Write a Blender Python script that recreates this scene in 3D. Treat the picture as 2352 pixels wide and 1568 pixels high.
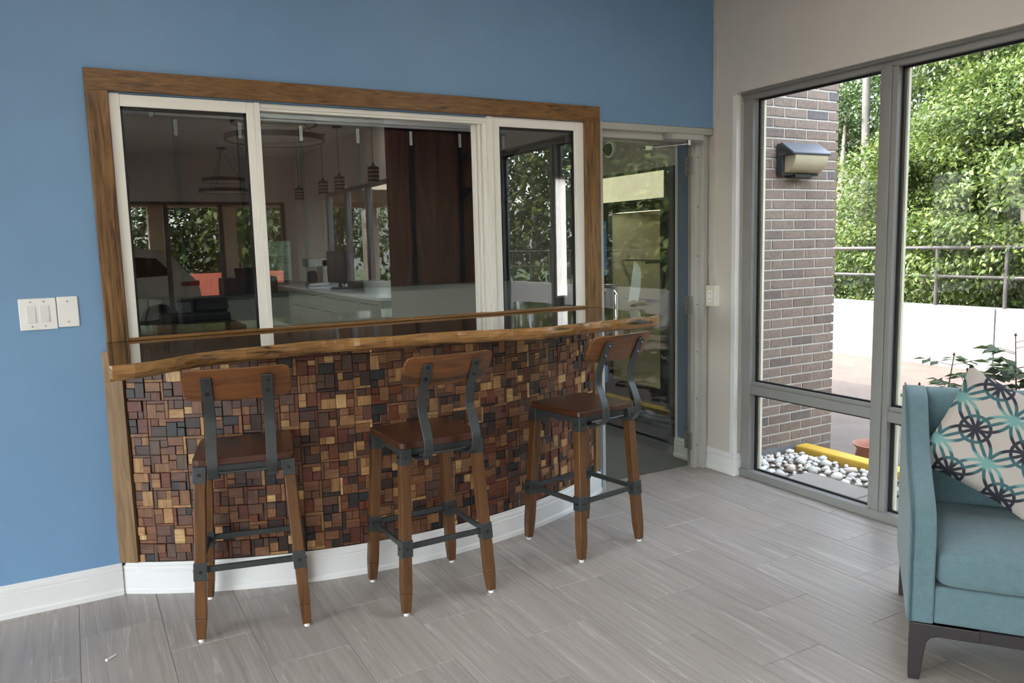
import bpy, bmesh, math, random
import numpy as np
from mathutils import Vector, Matrix, Euler

for o in list(bpy.data.objects):
    bpy.data.objects.remove(o, do_unlink=True)
SC = bpy.context.scene
COL = SC.collection
PI = math.pi

# ------------------------------------------------------------------ camera
cam_d = bpy.data.cameras.new('camera')
cam = bpy.data.objects.new('camera', cam_d)
COL.objects.link(cam)
cam_d.sensor_width = 36.0
cam_d.lens = 1806.74 / 2352 * 36.0
cam_d.clip_start = 0.02
cam_d.clip_end = 300
yaw, pit, rol = (math.radians(a) for a in (29.1633, 7.0261, -1.4297))
fw = Vector((math.sin(yaw) * math.cos(pit), math.cos(yaw) * math.cos(pit), -math.sin(pit)))
r0 = Vector((math.cos(yaw), -math.sin(yaw), 0))
u0 = r0.cross(fw)
rr = r0 * math.cos(rol) + u0 * math.sin(rol)
uu = u0 * math.cos(rol) - r0 * math.sin(rol)
cam.matrix_world = Matrix(((rr.x, uu.x, -fw.x, 0.0), (rr.y, uu.y, -fw.y, -3.6609),
                           (rr.z, uu.z, -fw.z, 1.45), (0, 0, 0, 1)))
SC.camera = cam

# ------------------------------------------------------------------ sky, sun, exposure
world = bpy.data.worlds.new('sky')
SC.world = world
world.use_nodes = True
wn = world.node_tree
bg = wn.nodes['Background']
sky = wn.nodes.new('ShaderNodeTexSky')
sky.sky_type = 'NISHITA'
sky.sun_disc = False
sky.sun_elevation = math.radians(52)
sky.sun_rotation = math.radians(292)
sky.air_density = 1.0
sky.dust_density = 2.5
hs = wn.nodes.new('ShaderNodeHueSaturation')
hs.inputs['Saturation'].default_value = 0.42
wn.links.new(sky.outputs[0], hs.inputs['Color'])
wn.links.new(hs.outputs[0], bg.inputs[0])
bg.inputs[1].default_value = SKY_STRENGTH = 0.72

sun_d = bpy.data.lights.new('sun', 'SUN')
sun_d.energy = 2.3
sun_d.angle = math.radians(0.6)
sun_d.color = (1.0, 0.95, 0.86)
sun = bpy.data.objects.new('sun', sun_d)
COL.objects.link(sun)
sun.location = (-20, 8, 30)
sun.rotation_euler = Vector((0.58, -0.24, -0.78)).to_track_quat('-Z', 'Y').to_euler()

SC.view_settings.view_transform = 'Standard'
SC.view_settings.look = 'None'
SC.view_settings.gamma = 1.0
SC.view_settings.use_curve_mapping = False
SC.view_settings.exposure = 1.92
cy = SC.cycles
cy.max_bounces = 6
cy.use_adaptive_sampling = True
cy.adaptive_threshold = 0.15
cy.adaptive_min_samples = 18
cy.diffuse_bounces = 4
cy.glossy_bounces = 3
cy.transmission_bounces = 4
cy.transparent_max_bounces = 24
cy.caustics_reflective = False
cy.caustics_refractive = False
cy.sample_clamp_indirect = 6.0
cy.use_denoising = True

# ------------------------------------------------------------------ materials
MATS = {}
def newmat(name):
    m = bpy.data.materials.new(name)
    m.use_nodes = True
    nt = m.node_tree
    b = nt.nodes['Principled BSDF']
    MATS[name] = m
    return m, nt, b
def nd(nt, typ, **kw):
    n = nt.nodes.new(typ)
    for k, v in kw.items():
        if k.startswith('i_'):
            n.inputs[k[2:].replace('_', ' ')].default_value = v
        else:
            setattr(n, k, v)
    return n
def ramp(nt, stops, interp='LINEAR'):
    r = nt.nodes.new('ShaderNodeValToRGB')
    e = r.color_ramp.elements
    r.color_ramp.interpolation = interp
    while len(e) < len(stops):
        e.new(0.5)
    for k, (p, c) in enumerate(stops):
        e[k].position = p
        e[k].color = (*c, 1)
    return r
def srgb(*c):
    return tuple(((x / 255) / 12.92 if x / 255 <= 0.04045 else ((x / 255 + 0.055) / 1.055) ** 2.4) for x in c)
def mixc(nt, fac, a, b, mode='MIX'):
    m = nt.nodes.new('ShaderNodeMix')
    m.data_type = 'RGBA'
    m.blend_type = mode
    for s, v in ((0, fac), (6, a), (7, b)):
        if isinstance(v, bpy.types.NodeSocket):
            nt.links.new(v, m.inputs[s])
        elif isinstance(v, (tuple, list)):
            m.inputs[s].default_value = (*v[:3], 1)
        else:
            m.inputs[s].default_value = v
    return m.outputs[2]
def mth(nt, op, a, b=None, c=None):
    m = nt.nodes.new('ShaderNodeMath')
    m.operation = op
    for k, v in enumerate((a, b, c)):
        if v is None:
            continue
        if isinstance(v, bpy.types.NodeSocket):
            nt.links.new(v, m.inputs[k])
        else:
            m.inputs[k].default_value = v
    return m.outputs[0]
def bump(nt, b, h, strength=0.2, dist=0.01):
    n = nt.nodes.new('ShaderNodeBump')
    n.inputs['Strength'].default_value = strength
    n.inputs['Distance'].default_value = dist
    nt.links.new(h, n.inputs['Height'])
    nt.links.new(n.outputs[0], b.inputs['Normal'])
def coords(nt, scale=(1, 1, 1), kind='Object', off=None):
    t = nt.nodes.new('ShaderNodeTexCoord')
    mp = nt.nodes.new('ShaderNodeMapping')
    mp.inputs['Scale'].default_value = scale
    nt.links.new(t.outputs[kind], mp.inputs['Vector'])
    if off is not None:
        nt.links.new(off, mp.inputs['Location'])
    return mp.outputs[0]
def noise(nt, vec, scale, detail=3, rough=0.55, dist=0.0):
    n = nt.nodes.new('ShaderNodeTexNoise')
    n.inputs['Scale'].default_value = scale
    n.inputs['Detail'].default_value = detail
    n.inputs['Roughness'].default_value = rough
    n.inputs['Distortion'].default_value = dist
    nt.links.new(vec, n.inputs['Vector'])
    return n.outputs['Fac']

def paint(name, col, rough=0.55, var=0.05, metallic=0.0, bumpy=0.04, scale=60):
    m, nt, b = newmat(name)
    v = coords(nt)
    n = noise(nt, v, scale, 4)
    n2 = noise(nt, v, 3.0, 3)
    lo = tuple(x * (1 - var) for x in col)
    hi = tuple(min(1, x * (1 + var)) for x in col)
    r = ramp(nt, [(0.3, lo), (0.7, hi)])
    nt.links.new(n2, r.inputs[0])
    nt.links.new(r.outputs[0], b.inputs['Base Color'])
    b.inputs['Roughness'].default_value = rough
    b.inputs['Metallic'].default_value = metallic
    if bumpy:
        bump(nt, b, n, bumpy, 0.004)
    return m

def wood(name, stops, stretch=(1, 12, 12), scale=4.0, rough=0.4, dark=None, bumpy=0.1, coat=0.0, dist=1.2, rnd=True):
    """grain runs along the axis with the smallest stretch"""
    m, nt, b = newmat(name)
    off = None
    if rnd:
        oi = nt.nodes.new('ShaderNodeObjectInfo')
        cx = nt.nodes.new('ShaderNodeCombineXYZ')
        for k in range(3):
            nt.links.new(mth(nt, 'MULTIPLY', oi.outputs['Random'], 7.0 + 5 * k), cx.inputs[k])
        off = cx.outputs[0]
    v = coords(nt, stretch, off=off)
    n = noise(nt, v, scale, 6, 0.6, dist)
    f = noise(nt, v, scale * 6, 3, 0.6, 0.2)
    s = mth(nt, 'ADD', mth(nt, 'MULTIPLY', n, 0.8), mth(nt, 'MULTIPLY', f, 0.2))
    r = ramp(nt, stops)
    nt.links.new(s, r.inputs[0])
    c = r.outputs[0]
    if dark:
        v2 = coords(nt, tuple(x * 0.5 for x in stretch), off=off)
        k = noise(nt, v2, scale * 1.3, 3, 0.5, 0.6)
        kr = ramp(nt, [(dark[1], (0, 0, 0)), (dark[1] + 0.1, (1, 1, 1))])
        nt.links.new(k, kr.inputs[0])
        c = mixc(nt, kr.outputs[0], c, dark[0])
    nt.links.new(c, b.inputs['Base Color'])
    b.inputs['Roughness'].default_value = rough
    b.inputs['Coat Weight'].default_value = coat
    b.inputs['Coat Roughness'].default_value = 0.06
    if bumpy:
        bump(nt, b, s, bumpy, 0.003)
    return m

def glass(name, ior=1.5, tint=(0.93, 0.97, 0.95)):
    m = bpy.data.materials.new(name)
    m.use_nodes = True
    nt = m.node_tree
    nt.nodes.clear()
    out = nt.nodes.new('ShaderNodeOutputMaterial')
    g = nt.nodes.new('ShaderNodeNewGeometry')
    fr = nt.nodes.new('ShaderNodeFresnel')
    inv = mth(nt, 'ADD', mth(nt, 'MULTIPLY', g.outputs['Backfacing'], 1 / ior - ior), ior)
    nt.links.new(inv, fr.inputs['IOR'])
    tr = nt.nodes.new('ShaderNodeBsdfTransparent')
    tr.inputs[0].default_value = (*tint, 1)
    gl = nt.nodes.new('ShaderNodeBsdfGlossy')
    gl.inputs['Roughness'].default_value = 0.0
    mx = nt.nodes.new('ShaderNodeMixShader')
    nt.links.new(fr.outputs[0], mx.inputs[0])
    nt.links.new(tr.outputs[0], mx.inputs[1])
    nt.links.new(gl.outputs[0], mx.inputs[2])
    nt.links.new(mx.outputs[0], out.inputs[0])
    MATS[name] = m
    return m

M_BLUE = paint('blue_wall_paint', srgb(118, 156, 193), 0.5, 0.03, bumpy=0.06, scale=120)
M_BEIGE = paint('beige_wall_paint', srgb(206, 201, 193), 0.6, 0.02, bumpy=0.05, scale=120)
M_CEIL = paint('ceiling_paint', srgb(225, 222, 214), 0.8, 0.02)
M_WHITE = paint('white_trim_paint', srgb(232, 232, 231), 0.5, 0.01, bumpy=0.0)
M_ALU = paint('white_aluminium', srgb(240, 239, 232), 0.6, 0.0, bumpy=0.0)
M_GREYFR = paint('grey_window_frame', srgb(136, 136, 134), 0.55, 0.02, bumpy=0.0)
M_DOORFR = paint('grey_door_frame', srgb(182, 182, 176), 0.6, 0.01, bumpy=0.0)
M_BLACK = paint('black_rubber', srgb(20, 21, 24), 0.5, 0.05, bumpy=0.0)
M_PLATE = paint('white_plastic', srgb(240, 240, 238), 0.3, 0.01, bumpy=0.0)
M_IVORY = paint('ivory_plastic', srgb(225, 220, 200), 0.35, 0.01, bumpy=0.0)
M_STEEL = paint('gunmetal_steel', srgb(70, 74, 75), 0.38, 0.05, metallic=0.55, bumpy=0.02)
M_CHROME = paint('brushed_steel', srgb(200, 200, 198), 0.22, 0.03, metallic=1.0, bumpy=0.0)
M_SCREW = paint('screw_steel', srgb(60, 62, 64), 0.3, 0.05, metallic=0.8, bumpy=0.0)
M_ZINC = paint('zinc', srgb(165, 165, 160), 0.35, 0.05, metallic=0.8, bumpy=0.0)
M_GREYWALL = paint('grey_wall_paint', srgb(188, 188, 178), 0.6, 0.02)
M_GROUT = paint('grout', srgb(150, 146, 140), 0.8, 0.05)
M_CONC = paint('concrete_floor', srgb(112, 114, 116), 0.5, 0.08)
M_GLASS = glass('window_glass', 1.45, (0.95, 0.97, 0.96))
M_SGLASS = glass('service_glass', 2.1, (0.80, 0.84, 0.82))
M_TGLASS = glass('tinted_glass', 2.1, (0.66, 0.68, 0.68))
M_DGLASS = glass('door_glass', 1.65, (0.86, 0.88, 0.85))

M_FRAMEWOOD = wood('stained_pine', [(0.30, srgb(72, 48, 26)), (0.46, srgb(112, 79, 43)), (0.60, srgb(132, 96, 55)), (0.8, srgb(148, 112, 68))],
                   (2.2, 9, 16), 2.6, 0.42, (srgb(50, 36, 22), 0.60), 0.15, dist=2.0)
M_FRAMEWOODV = wood('stained_pine_upright', [(0.36, srgb(58, 40, 23)), (0.46, srgb(110, 79, 44)), (0.58, srgb(134, 99, 58)), (0.8, srgb(148, 114, 70))],
                    (20, 20, 1.1), 1.7, 0.42, (srgb(54, 41, 27), 0.58), 0.25, dist=2.4)
M_SLABTOP = wood('live_edge_slab', [(0.25, srgb(34, 24, 17)), (0.5, srgb(62, 44, 28)), (0.75, srgb(98, 70, 40))],
                 (0.8, 9, 9), 2.5, 0.05, None, 0.0, 0.6)
M_SLABEDGE = wood('live_edge_bark', [(0.28, srgb(78, 50, 27)), (0.45, srgb(132, 93, 50)), (0.62, srgb(160, 118, 68)), (0.8, srgb(138, 97, 58))],
                  (1.8, 10, 26), 2.2, 0.3, (srgb(30, 22, 18), 0.60), 0.4, 0.2)
M_SEAT = wood('walnut_seat', [(0.3, srgb(48, 24, 14)), (0.5, srgb(68, 36, 22)), (0.7, srgb(84, 48, 29))], (1, 10, 10), 2.0, 0.28, None, 0.03, 0.25)
M_BACK = wood('walnut_backrest', [(0.28, srgb(72, 42, 19)), (0.5, srgb(110, 67, 31)), (0.72, srgb(134, 86, 43))], (0.9, 9, 12), 2.4, 0.36, (srgb(56, 34, 20), 0.60), 0.04)
M_LEG = wood('walnut_leg', [(0.3, srgb(66, 41, 20)), (0.5, srgb(94, 61, 31)), (0.7, srgb(112, 76, 42))], (14, 14, 1.0), 2.4, 0.36, None, 0.04)
MOSAIC = [(0.0, srgb(58, 42, 39)), (0.08, srgb(98, 66, 51)), (0.18, srgb(78, 52, 44)), (0.27, srgb(116, 76, 52)), (0.37, srgb(98, 52, 37)),
          (0.46, srgb(130, 90, 63)), (0.54, srgb(90, 66, 56)), (0.62, srgb(132, 90, 60)), (0.70, srgb(44, 42, 45)), (0.77, srgb(108, 58, 38)),
          (0.84, srgb(148, 108, 72)), (0.91, srgb(174, 134, 90)), (0.965, srgb(198, 162, 112))]
def mosaic(name, island):
    m, nt, b = newmat(name)
    if island:
        src = nt.nodes.new('ShaderNodeNewGeometry').outputs['Random Per Island']
    else:
        src = nt.nodes.new('ShaderNodeObjectInfo').outputs['Random']
    r = ramp(nt, MOSAIC, 'CONSTANT')
    nt.links.new(src, r.inputs[0])
    k = mth(nt, 'GREATER_THAN', mth(nt, 'FRACT', mth(nt, 'MULTIPLY', src, 57.0)), 0.5)
    cx = nt.nodes.new('ShaderNodeCombineXYZ')
    for j in range(3):
        nt.links.new(mth(nt, 'MULTIPLY', src, 91.0 + 13 * j), cx.inputs[j])
    gh = noise(nt, coords(nt, (14, 14, 110) if island else (14, 110, 14), off=cx.outputs[0]), 1.0, 4, 0.6, 0.8)
    gv = noise(nt, coords(nt, (110, 110, 14) if island else (110, 14, 14), off=cx.outputs[0]), 1.0, 4, 0.6, 0.8)
    g = mth(nt, 'ADD', mth(nt, 'MULTIPLY', gh, k), mth(nt, 'MULTIPLY', gv, mth(nt, 'SUBTRACT', 1.0, k)))
    gr = ramp(nt, [(0.30, (0.50, 0.48, 0.46)), (0.70, (1.32, 1.32, 1.32))])
    nt.links.new(g, gr.inputs[0])
    c = mixc(nt, 1.0, r.outputs[0], gr.outputs[0], 'MULTIPLY')
    nt.links.new(c, b.inputs['Base Color'])
    b.inputs['Roughness'].default_value = 0.45
    bump(nt, b, g, 0.3, 0.002)
    return m
M_MOS = mosaic('mosaic_block', False)
M_MOSI = mosaic('mosaic_block_small', True)
M_MOSBACK = paint('mosaic_backing', srgb(40, 26, 22), 0.7)

def tilemat(name, island=False):
    m, nt, b = newmat(name)
    if island:
        src = nt.nodes.new('ShaderNodeNewGeometry').outputs['Random Per Island']
    else:
        src = nt.nodes.new('ShaderNodeObjectInfo').outputs['Random']
    cx = nt.nodes.new('ShaderNodeCombineXYZ')
    for j in range(3):
        nt.links.new(mth(nt, 'MULTIPLY', src, 37.0 + 11 * j), cx.inputs[j])
    a = noise(nt, coords(nt, (55, 1.6, 1), off=cx.outputs[0]), 1.0, 6, 0.65, 0.35)
    w = noise(nt, coords(nt, (26, 1.1, 1), off=cx.outputs[0]), 1.0, 4, 0.6, 1.3)
    f = noise(nt, coords(nt, (60, 40, 1), off=cx.outputs[0]), 6.0, 3)
    r = ramp(nt, [(0.28, srgb(142, 135, 129)), (0.5, srgb(164, 157, 151)), (0.72, srgb(180, 174, 168))])
    s = mth(nt, 'ADD', mth(nt, 'MULTIPLY', a, 0.8), mth(nt, 'MULTIPLY', f, 0.2))
    nt.links.new(s, r.inputs[0])
    vr = ramp(nt, [(0.595, (0, 0, 0)), (0.65, (0.75, 0.75, 0.75)), (0.70, (0, 0, 0))])
    nt.links.new(w, vr.inputs[0])
    c = mixc(nt, vr.outputs[0], r.outputs[0], srgb(198, 194, 189))
    tone = ramp(nt, [(0.0, (0.95, 0.95, 0.96)), (1.0, (1.04, 1.03, 1.02))])
    nt.links.new(src, tone.inputs[0])
    c = mixc(nt, 1.0, c, tone.outputs[0], 'MULTIPLY')
    nt.links.new(c, b.inputs['Base Color'])
    rg = mth(nt, 'ADD', mth(nt, 'MULTIPLY', a, 0.2), 0.30)
    nt.links.new(rg, b.inputs['Roughness'])
    bump(nt, b, s, 0.08, 0.002)
    return m
M_TILE = tilemat('porcelain_tile')
M_TILEI = tilemat('porcelain_tile_far', True)

def brickmat():
    m, nt, b = newmat('brick')
    src = nt.nodes.new('ShaderNodeObjectInfo').outputs['Random']
    r = ramp(nt, [(0.0, srgb(120, 104, 94)), (0.35, srgb(130, 113, 102)), (0.65, srgb(125, 108, 97)), (0.95, srgb(112, 97, 89)), (0.99, srgb(100, 94, 93))])
    nt.links.new(src, r.inputs[0])
    cx = nt.nodes.new('ShaderNodeCombineXYZ')
    for j in range(3):
        nt.links.new(mth(nt, 'MULTIPLY', src, 37.0 + 11 * j), cx.inputs[j])
    n = noise(nt, coords(nt, (1, 1, 1), off=cx.outputs[0]), 45, 5, 0.65)
    gr = ramp(nt, [(0.3, (0.72, 0.72, 0.72)), (0.7, (1.18, 1.18, 1.18))])
    nt.links.new(n, gr.inputs[0])
    nt.links.new(mixc(nt, 1.0, r.outputs[0], gr.outputs[0], 'MULTIPLY'), b.inputs['Base Color'])
    b.inputs['Roughness'].default_value = 0.85
    bump(nt, b, n, 0.5, 0.004)
    return m
M_BRICK = brickmat()
M_MORTAR = paint('mortar', srgb(190, 186, 178), 0.9, 0.08, bumpy=0.3, scale=150)

def fabric(name, col):
    m, nt, b = newmat(name)
    n = noise(nt, coords(nt), 260, 3, 0.7)
    n2 = noise(nt, coords(nt), 40, 3, 0.6)
    s = mth(nt, 'ADD', mth(nt, 'MULTIPLY', n, 0.7), mth(nt, 'MULTIPLY', n2, 0.3))
    r = ramp(nt, [(0.3, tuple(x * 0.72 for x in col)), (0.7, tuple(x * 1.2 for x in col))])
    nt.links.new(s, r.inputs[0])
    nt.links.new(r.outputs[0], b.inputs['Base Color'])
    b.inputs['Roughness'].default_value = 0.9
    b.inputs['Sheen Weight'].default_value = 0.2
    bump(nt, b, n, 0.35, 0.002)
    return m
M_TEAL = fabric('teal_upholstery', srgb(90, 116, 123))
M_TEALDK = fabric('teal_piping', srgb(62, 86, 92))
M_ESPRESSO = paint('espresso_wood', srgb(42, 38, 40), 0.35, 0.06)

def cushionmat():
    """printed cloth: rows of interlaced rings, the rows dyed navy, teal and aqua in turn"""
    m, nt, b = newmat('printed_cushion_cloth')
    t = nt.nodes.new('ShaderNodeTexCoord')
    sp = nt.nodes.new('ShaderNodeSeparateXYZ')
    nt.links.new(t.outputs['Object'], sp.inputs[0])
    U, V = sp.outputs[0], sp.outputs[1]
    k = 1 / 0.172
    u = mth(nt, 'MULTIPLY', U, k)
    v = mth(nt, 'MULTIPLY', V, k)
    lines = None
    for (du, dv, rad) in ((0.5, 0.5, 0.50), (0, 0, 0.50), (0.0, 0.5, 0.27)):
        best = None
        for ou in (-1, 0, 1):
            for ov in (-1, 0, 1):
                fu = mth(nt, 'SUBTRACT', mth(nt, 'SUBTRACT', mth(nt, 'FRACT', mth(nt, 'ADD', u, du)), 0.5), float(ou))
                fv = mth(nt, 'SUBTRACT', mth(nt, 'SUBTRACT', mth(nt, 'FRACT', mth(nt, 'ADD', v, dv)), 0.5), float(ov))
                d = mth(nt, 'SQRT', mth(nt, 'ADD', mth(nt, 'MULTIPLY', fu, fu), mth(nt, 'MULTIPLY', fv, fv)))
                e = mth(nt, 'ABSOLUTE', mth(nt, 'SUBTRACT', d, rad))
                best = e if best is None else mth(nt, 'MINIMUM', best, e)
        lines = best if lines is None else mth(nt, 'MINIMUM', lines, best)
    for sg in (1.0, -1.0):
        w_ = mth(nt, 'FRACT', mth(nt, 'ADD', u, mth(nt, 'MULTIPLY', v, sg)))
        lines = mth(nt, 'MINIMUM', lines, mth(nt, 'MULTIPLY', mth(nt, 'ABSOLUTE', mth(nt, 'SUBTRACT', w_, 0.5)), 0.7071))
    vf = mth(nt, 'FRACT', mth(nt, 'ADD', v, 0.12))
    rowc = ramp(nt, [(0.0, srgb(40, 42, 52)), (0.28, srgb(40, 42, 52)), (0.33, srgb(56, 92, 98)), (0.46, srgb(56, 92, 98)), (0.51, srgb(106, 148, 146)),
                     (0.68, srgb(106, 148, 146)), (0.73, srgb(56, 92, 98)), (0.90, srgb(56, 92, 98)), (0.95, srgb(40, 42, 52))])
    nt.links.new(vf, rowc.inputs[0])
    ln = ramp(nt, [(0.028, (1, 1, 1)), (0.034, (0, 0, 0))])
    nt.links.new(lines, ln.inputs[0])
    c = mixc(nt, ln.outputs[0], srgb(172, 164, 158), rowc.outputs[0])
    nt.links.new(c, b.inputs['Base Color'])
    b.inputs['Roughness'].default_value = 0.9
    n = noise(nt, coords(nt), 300, 2)
    bump(nt, b, n, 0.15, 0.001)
    return m
M_CUSH = cushionmat()

def leafmat(name, stops, transl=0.35):
    m = bpy.data.materials.new(name)
    m.use_nodes = True
    nt = m.node_tree
    nt.nodes.clear()
    out = nt.nodes.new('ShaderNodeOutputMaterial')
    g = nt.nodes.new('ShaderNodeNewGeometry')
    r = ramp(nt, stops)
    nt.links.new(g.outputs['Random Per Island'], r.inputs[0])
    d = nt.nodes.new('ShaderNodeBsdfDiffuse')
    tl = nt.nodes.new('ShaderNodeBsdfTranslucent')
    gl = nt.nodes.new('ShaderNodeBsdfGlossy')
    gl.inputs['Roughness'].default_value = 0.5
    gl.inputs['Color'].default_value = (0.5, 0.5, 0.5, 1)
    nt.links.new(r.outputs[0], d.inputs[0])
    nt.links.new(r.outputs[0], tl.inputs[0])
    a = nt.nodes.new('ShaderNodeMixShader')
    a.inputs[0].default_value = transl
    nt.links.new(d.outputs[0], a.inputs[1])
    nt.links.new(tl.outputs[0], a.inputs[2])
    c = nt.nodes.new('ShaderNodeMixShader')
    c.inputs[0].default_value = 0.06
    nt.links.new(a.outputs[0], c.inputs[1])
    nt.links.new(gl.outputs[0], c.inputs[2])
    nt.links.new(c.outputs[0], out.inputs[0])
    MATS[name] = m
    return m
M_LEAF = leafmat('broad_leaf', [(0, srgb(50, 66, 26)), (0.5, srgb(72, 90, 36)), (1, srgb(108, 120, 52))])
M_LEAFD = leafmat('dark_leaf', [(0, srgb(38, 52, 24)), (0.5, srgb(54, 72, 32)), (1, srgb(76, 94, 44))])
M_PINE = leafmat('pine_needle', [(0, srgb(80, 98, 48)), (1, srgb(130, 138, 74))])
M_ROSE = leafmat('rose_leaf', [(0, srgb(44, 58, 36)), (0.6, srgb(62, 78, 46)), (1, srgb(90, 104, 64))], 0.25)
M_BARK = paint('bark', srgb(150, 138, 126), 0.9, 0.25, bumpy=0.6, scale=25)
M_STEM = paint('rose_stem', srgb(112, 84, 62), 0.7, 0.1)
M_STUCCO = paint('white_parapet_paint', srgb(128, 127, 127), 0.7, 0.10, bumpy=0.6, scale=25)
M_RAIL = paint('weathered_steel_rail', srgb(56, 51, 49), 0.6, 0.12)
M_ASPH = paint('sunbleached_paving', srgb(82, 70, 63), 0.9, 0.14, bumpy=0.25, scale=90)
M_SOIL = paint('dark_soil', srgb(92, 80, 70), 0.95, 0.2, bumpy=0.6, scale=80)
M_SLAB = paint('concrete_slab', srgb(150, 143, 136), 0.9, 0.06, bumpy=0.2, scale=90)
M_YELLOW = paint('yellow_kerb_paint', srgb(196, 158, 50), 0.7, 0.08, bumpy=0.25, scale=60)
M_TERRA = paint('terracotta', srgb(148, 98, 80), 0.75, 0.08, bumpy=0.1)
M_GRASS = paint('woodland_undergrowth', srgb(62, 78, 38), 0.95, 0.3, bumpy=0.6, scale=8)  # dark green, mottled at random
def stonemat():
    m, nt, b = newmat('river_stone')
    src = nt.nodes.new('ShaderNodeObjectInfo').outputs['Random']
    r = ramp(nt, [(0, srgb(196, 192, 188)), (0.4, srgb(226, 224, 222)), (0.8, srgb(236, 234, 230)), (1, srgb(206, 186, 172))])
    nt.links.new(src, r.inputs[0])
    n = noise(nt, coords(nt), 40, 4)
    gr = ramp(nt, [(0.3, (0.85, 0.85, 0.85)), (0.7, (1.05, 1.05, 1.05))])
    nt.links.new(n, gr.inputs[0])
    nt.links.new(mixc(nt, 1.0, r.outputs[0], gr.outputs[0], 'MULTIPLY'), b.inputs['Base Color'])
    b.inputs['Roughness'].default_value = 0.8
    return m
M_STONE = stonemat()
M_PANEL = wood('mahogany_panel', [(0.3, srgb(60, 36, 31)), (0.5, srgb(82, 54, 45)), (0.75, srgb(104, 76, 62))], (9, 9, 0.6), 1.6, 0.28, None, 0.02)
M_CABIN = paint('black_cooler_shell', srgb(30, 31, 32), 0.35, 0.05, bumpy=0.0)
M_COOLIN = paint('cooler_interior', srgb(206, 198, 170), 0.6, 0.03, bumpy=0.0)
def emit(name, col, s):
    m, nt, b = newmat(name)
    b.inputs['Base Color'].default_value = (*col, 1)
    b.inputs['Emission Color'].default_value = (*col, 1)
    b.inputs['Emission Strength'].default_value = s
    b.inputs['Roughness'].default_value = 0.5
    return m
M_PAPER = paint('paper', srgb(222, 224, 220), 0.8, 0.02, bumpy=0.0)
M_CERT = paint('green_tinted_paper', srgb(176, 190, 182), 0.8, 0.03, bumpy=0.0)
M_INK = paint('black_ink', srgb(38, 40, 42), 0.8, 0.0, bumpy=0.0)
M_REGI = paint('black_plastic', srgb(34, 37, 42), 0.35, 0.05, bumpy=0.0)
M_LCD = paint('grey_lcd', srgb(128, 126, 138), 0.2, 0.02, bumpy=0.0)
M_CAR = paint('white_car_paint', srgb(226, 220, 208), 0.25, 0.01, bumpy=0.0)
M_CARGL = paint('car_window_glass', srgb(28, 30, 34), 0.08, 0.0, bumpy=0.0)
M_RED = paint('red_lamp_plastic', srgb(170, 30, 26), 0.25, 0.05, bumpy=0.0)
M_REDF = paint('red_fence_boards', srgb(196, 104, 84), 0.7, 0.1)
M_CREAM = paint('cream_column_paint', srgb(226, 206, 180), 0.7, 0.03)

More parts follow.
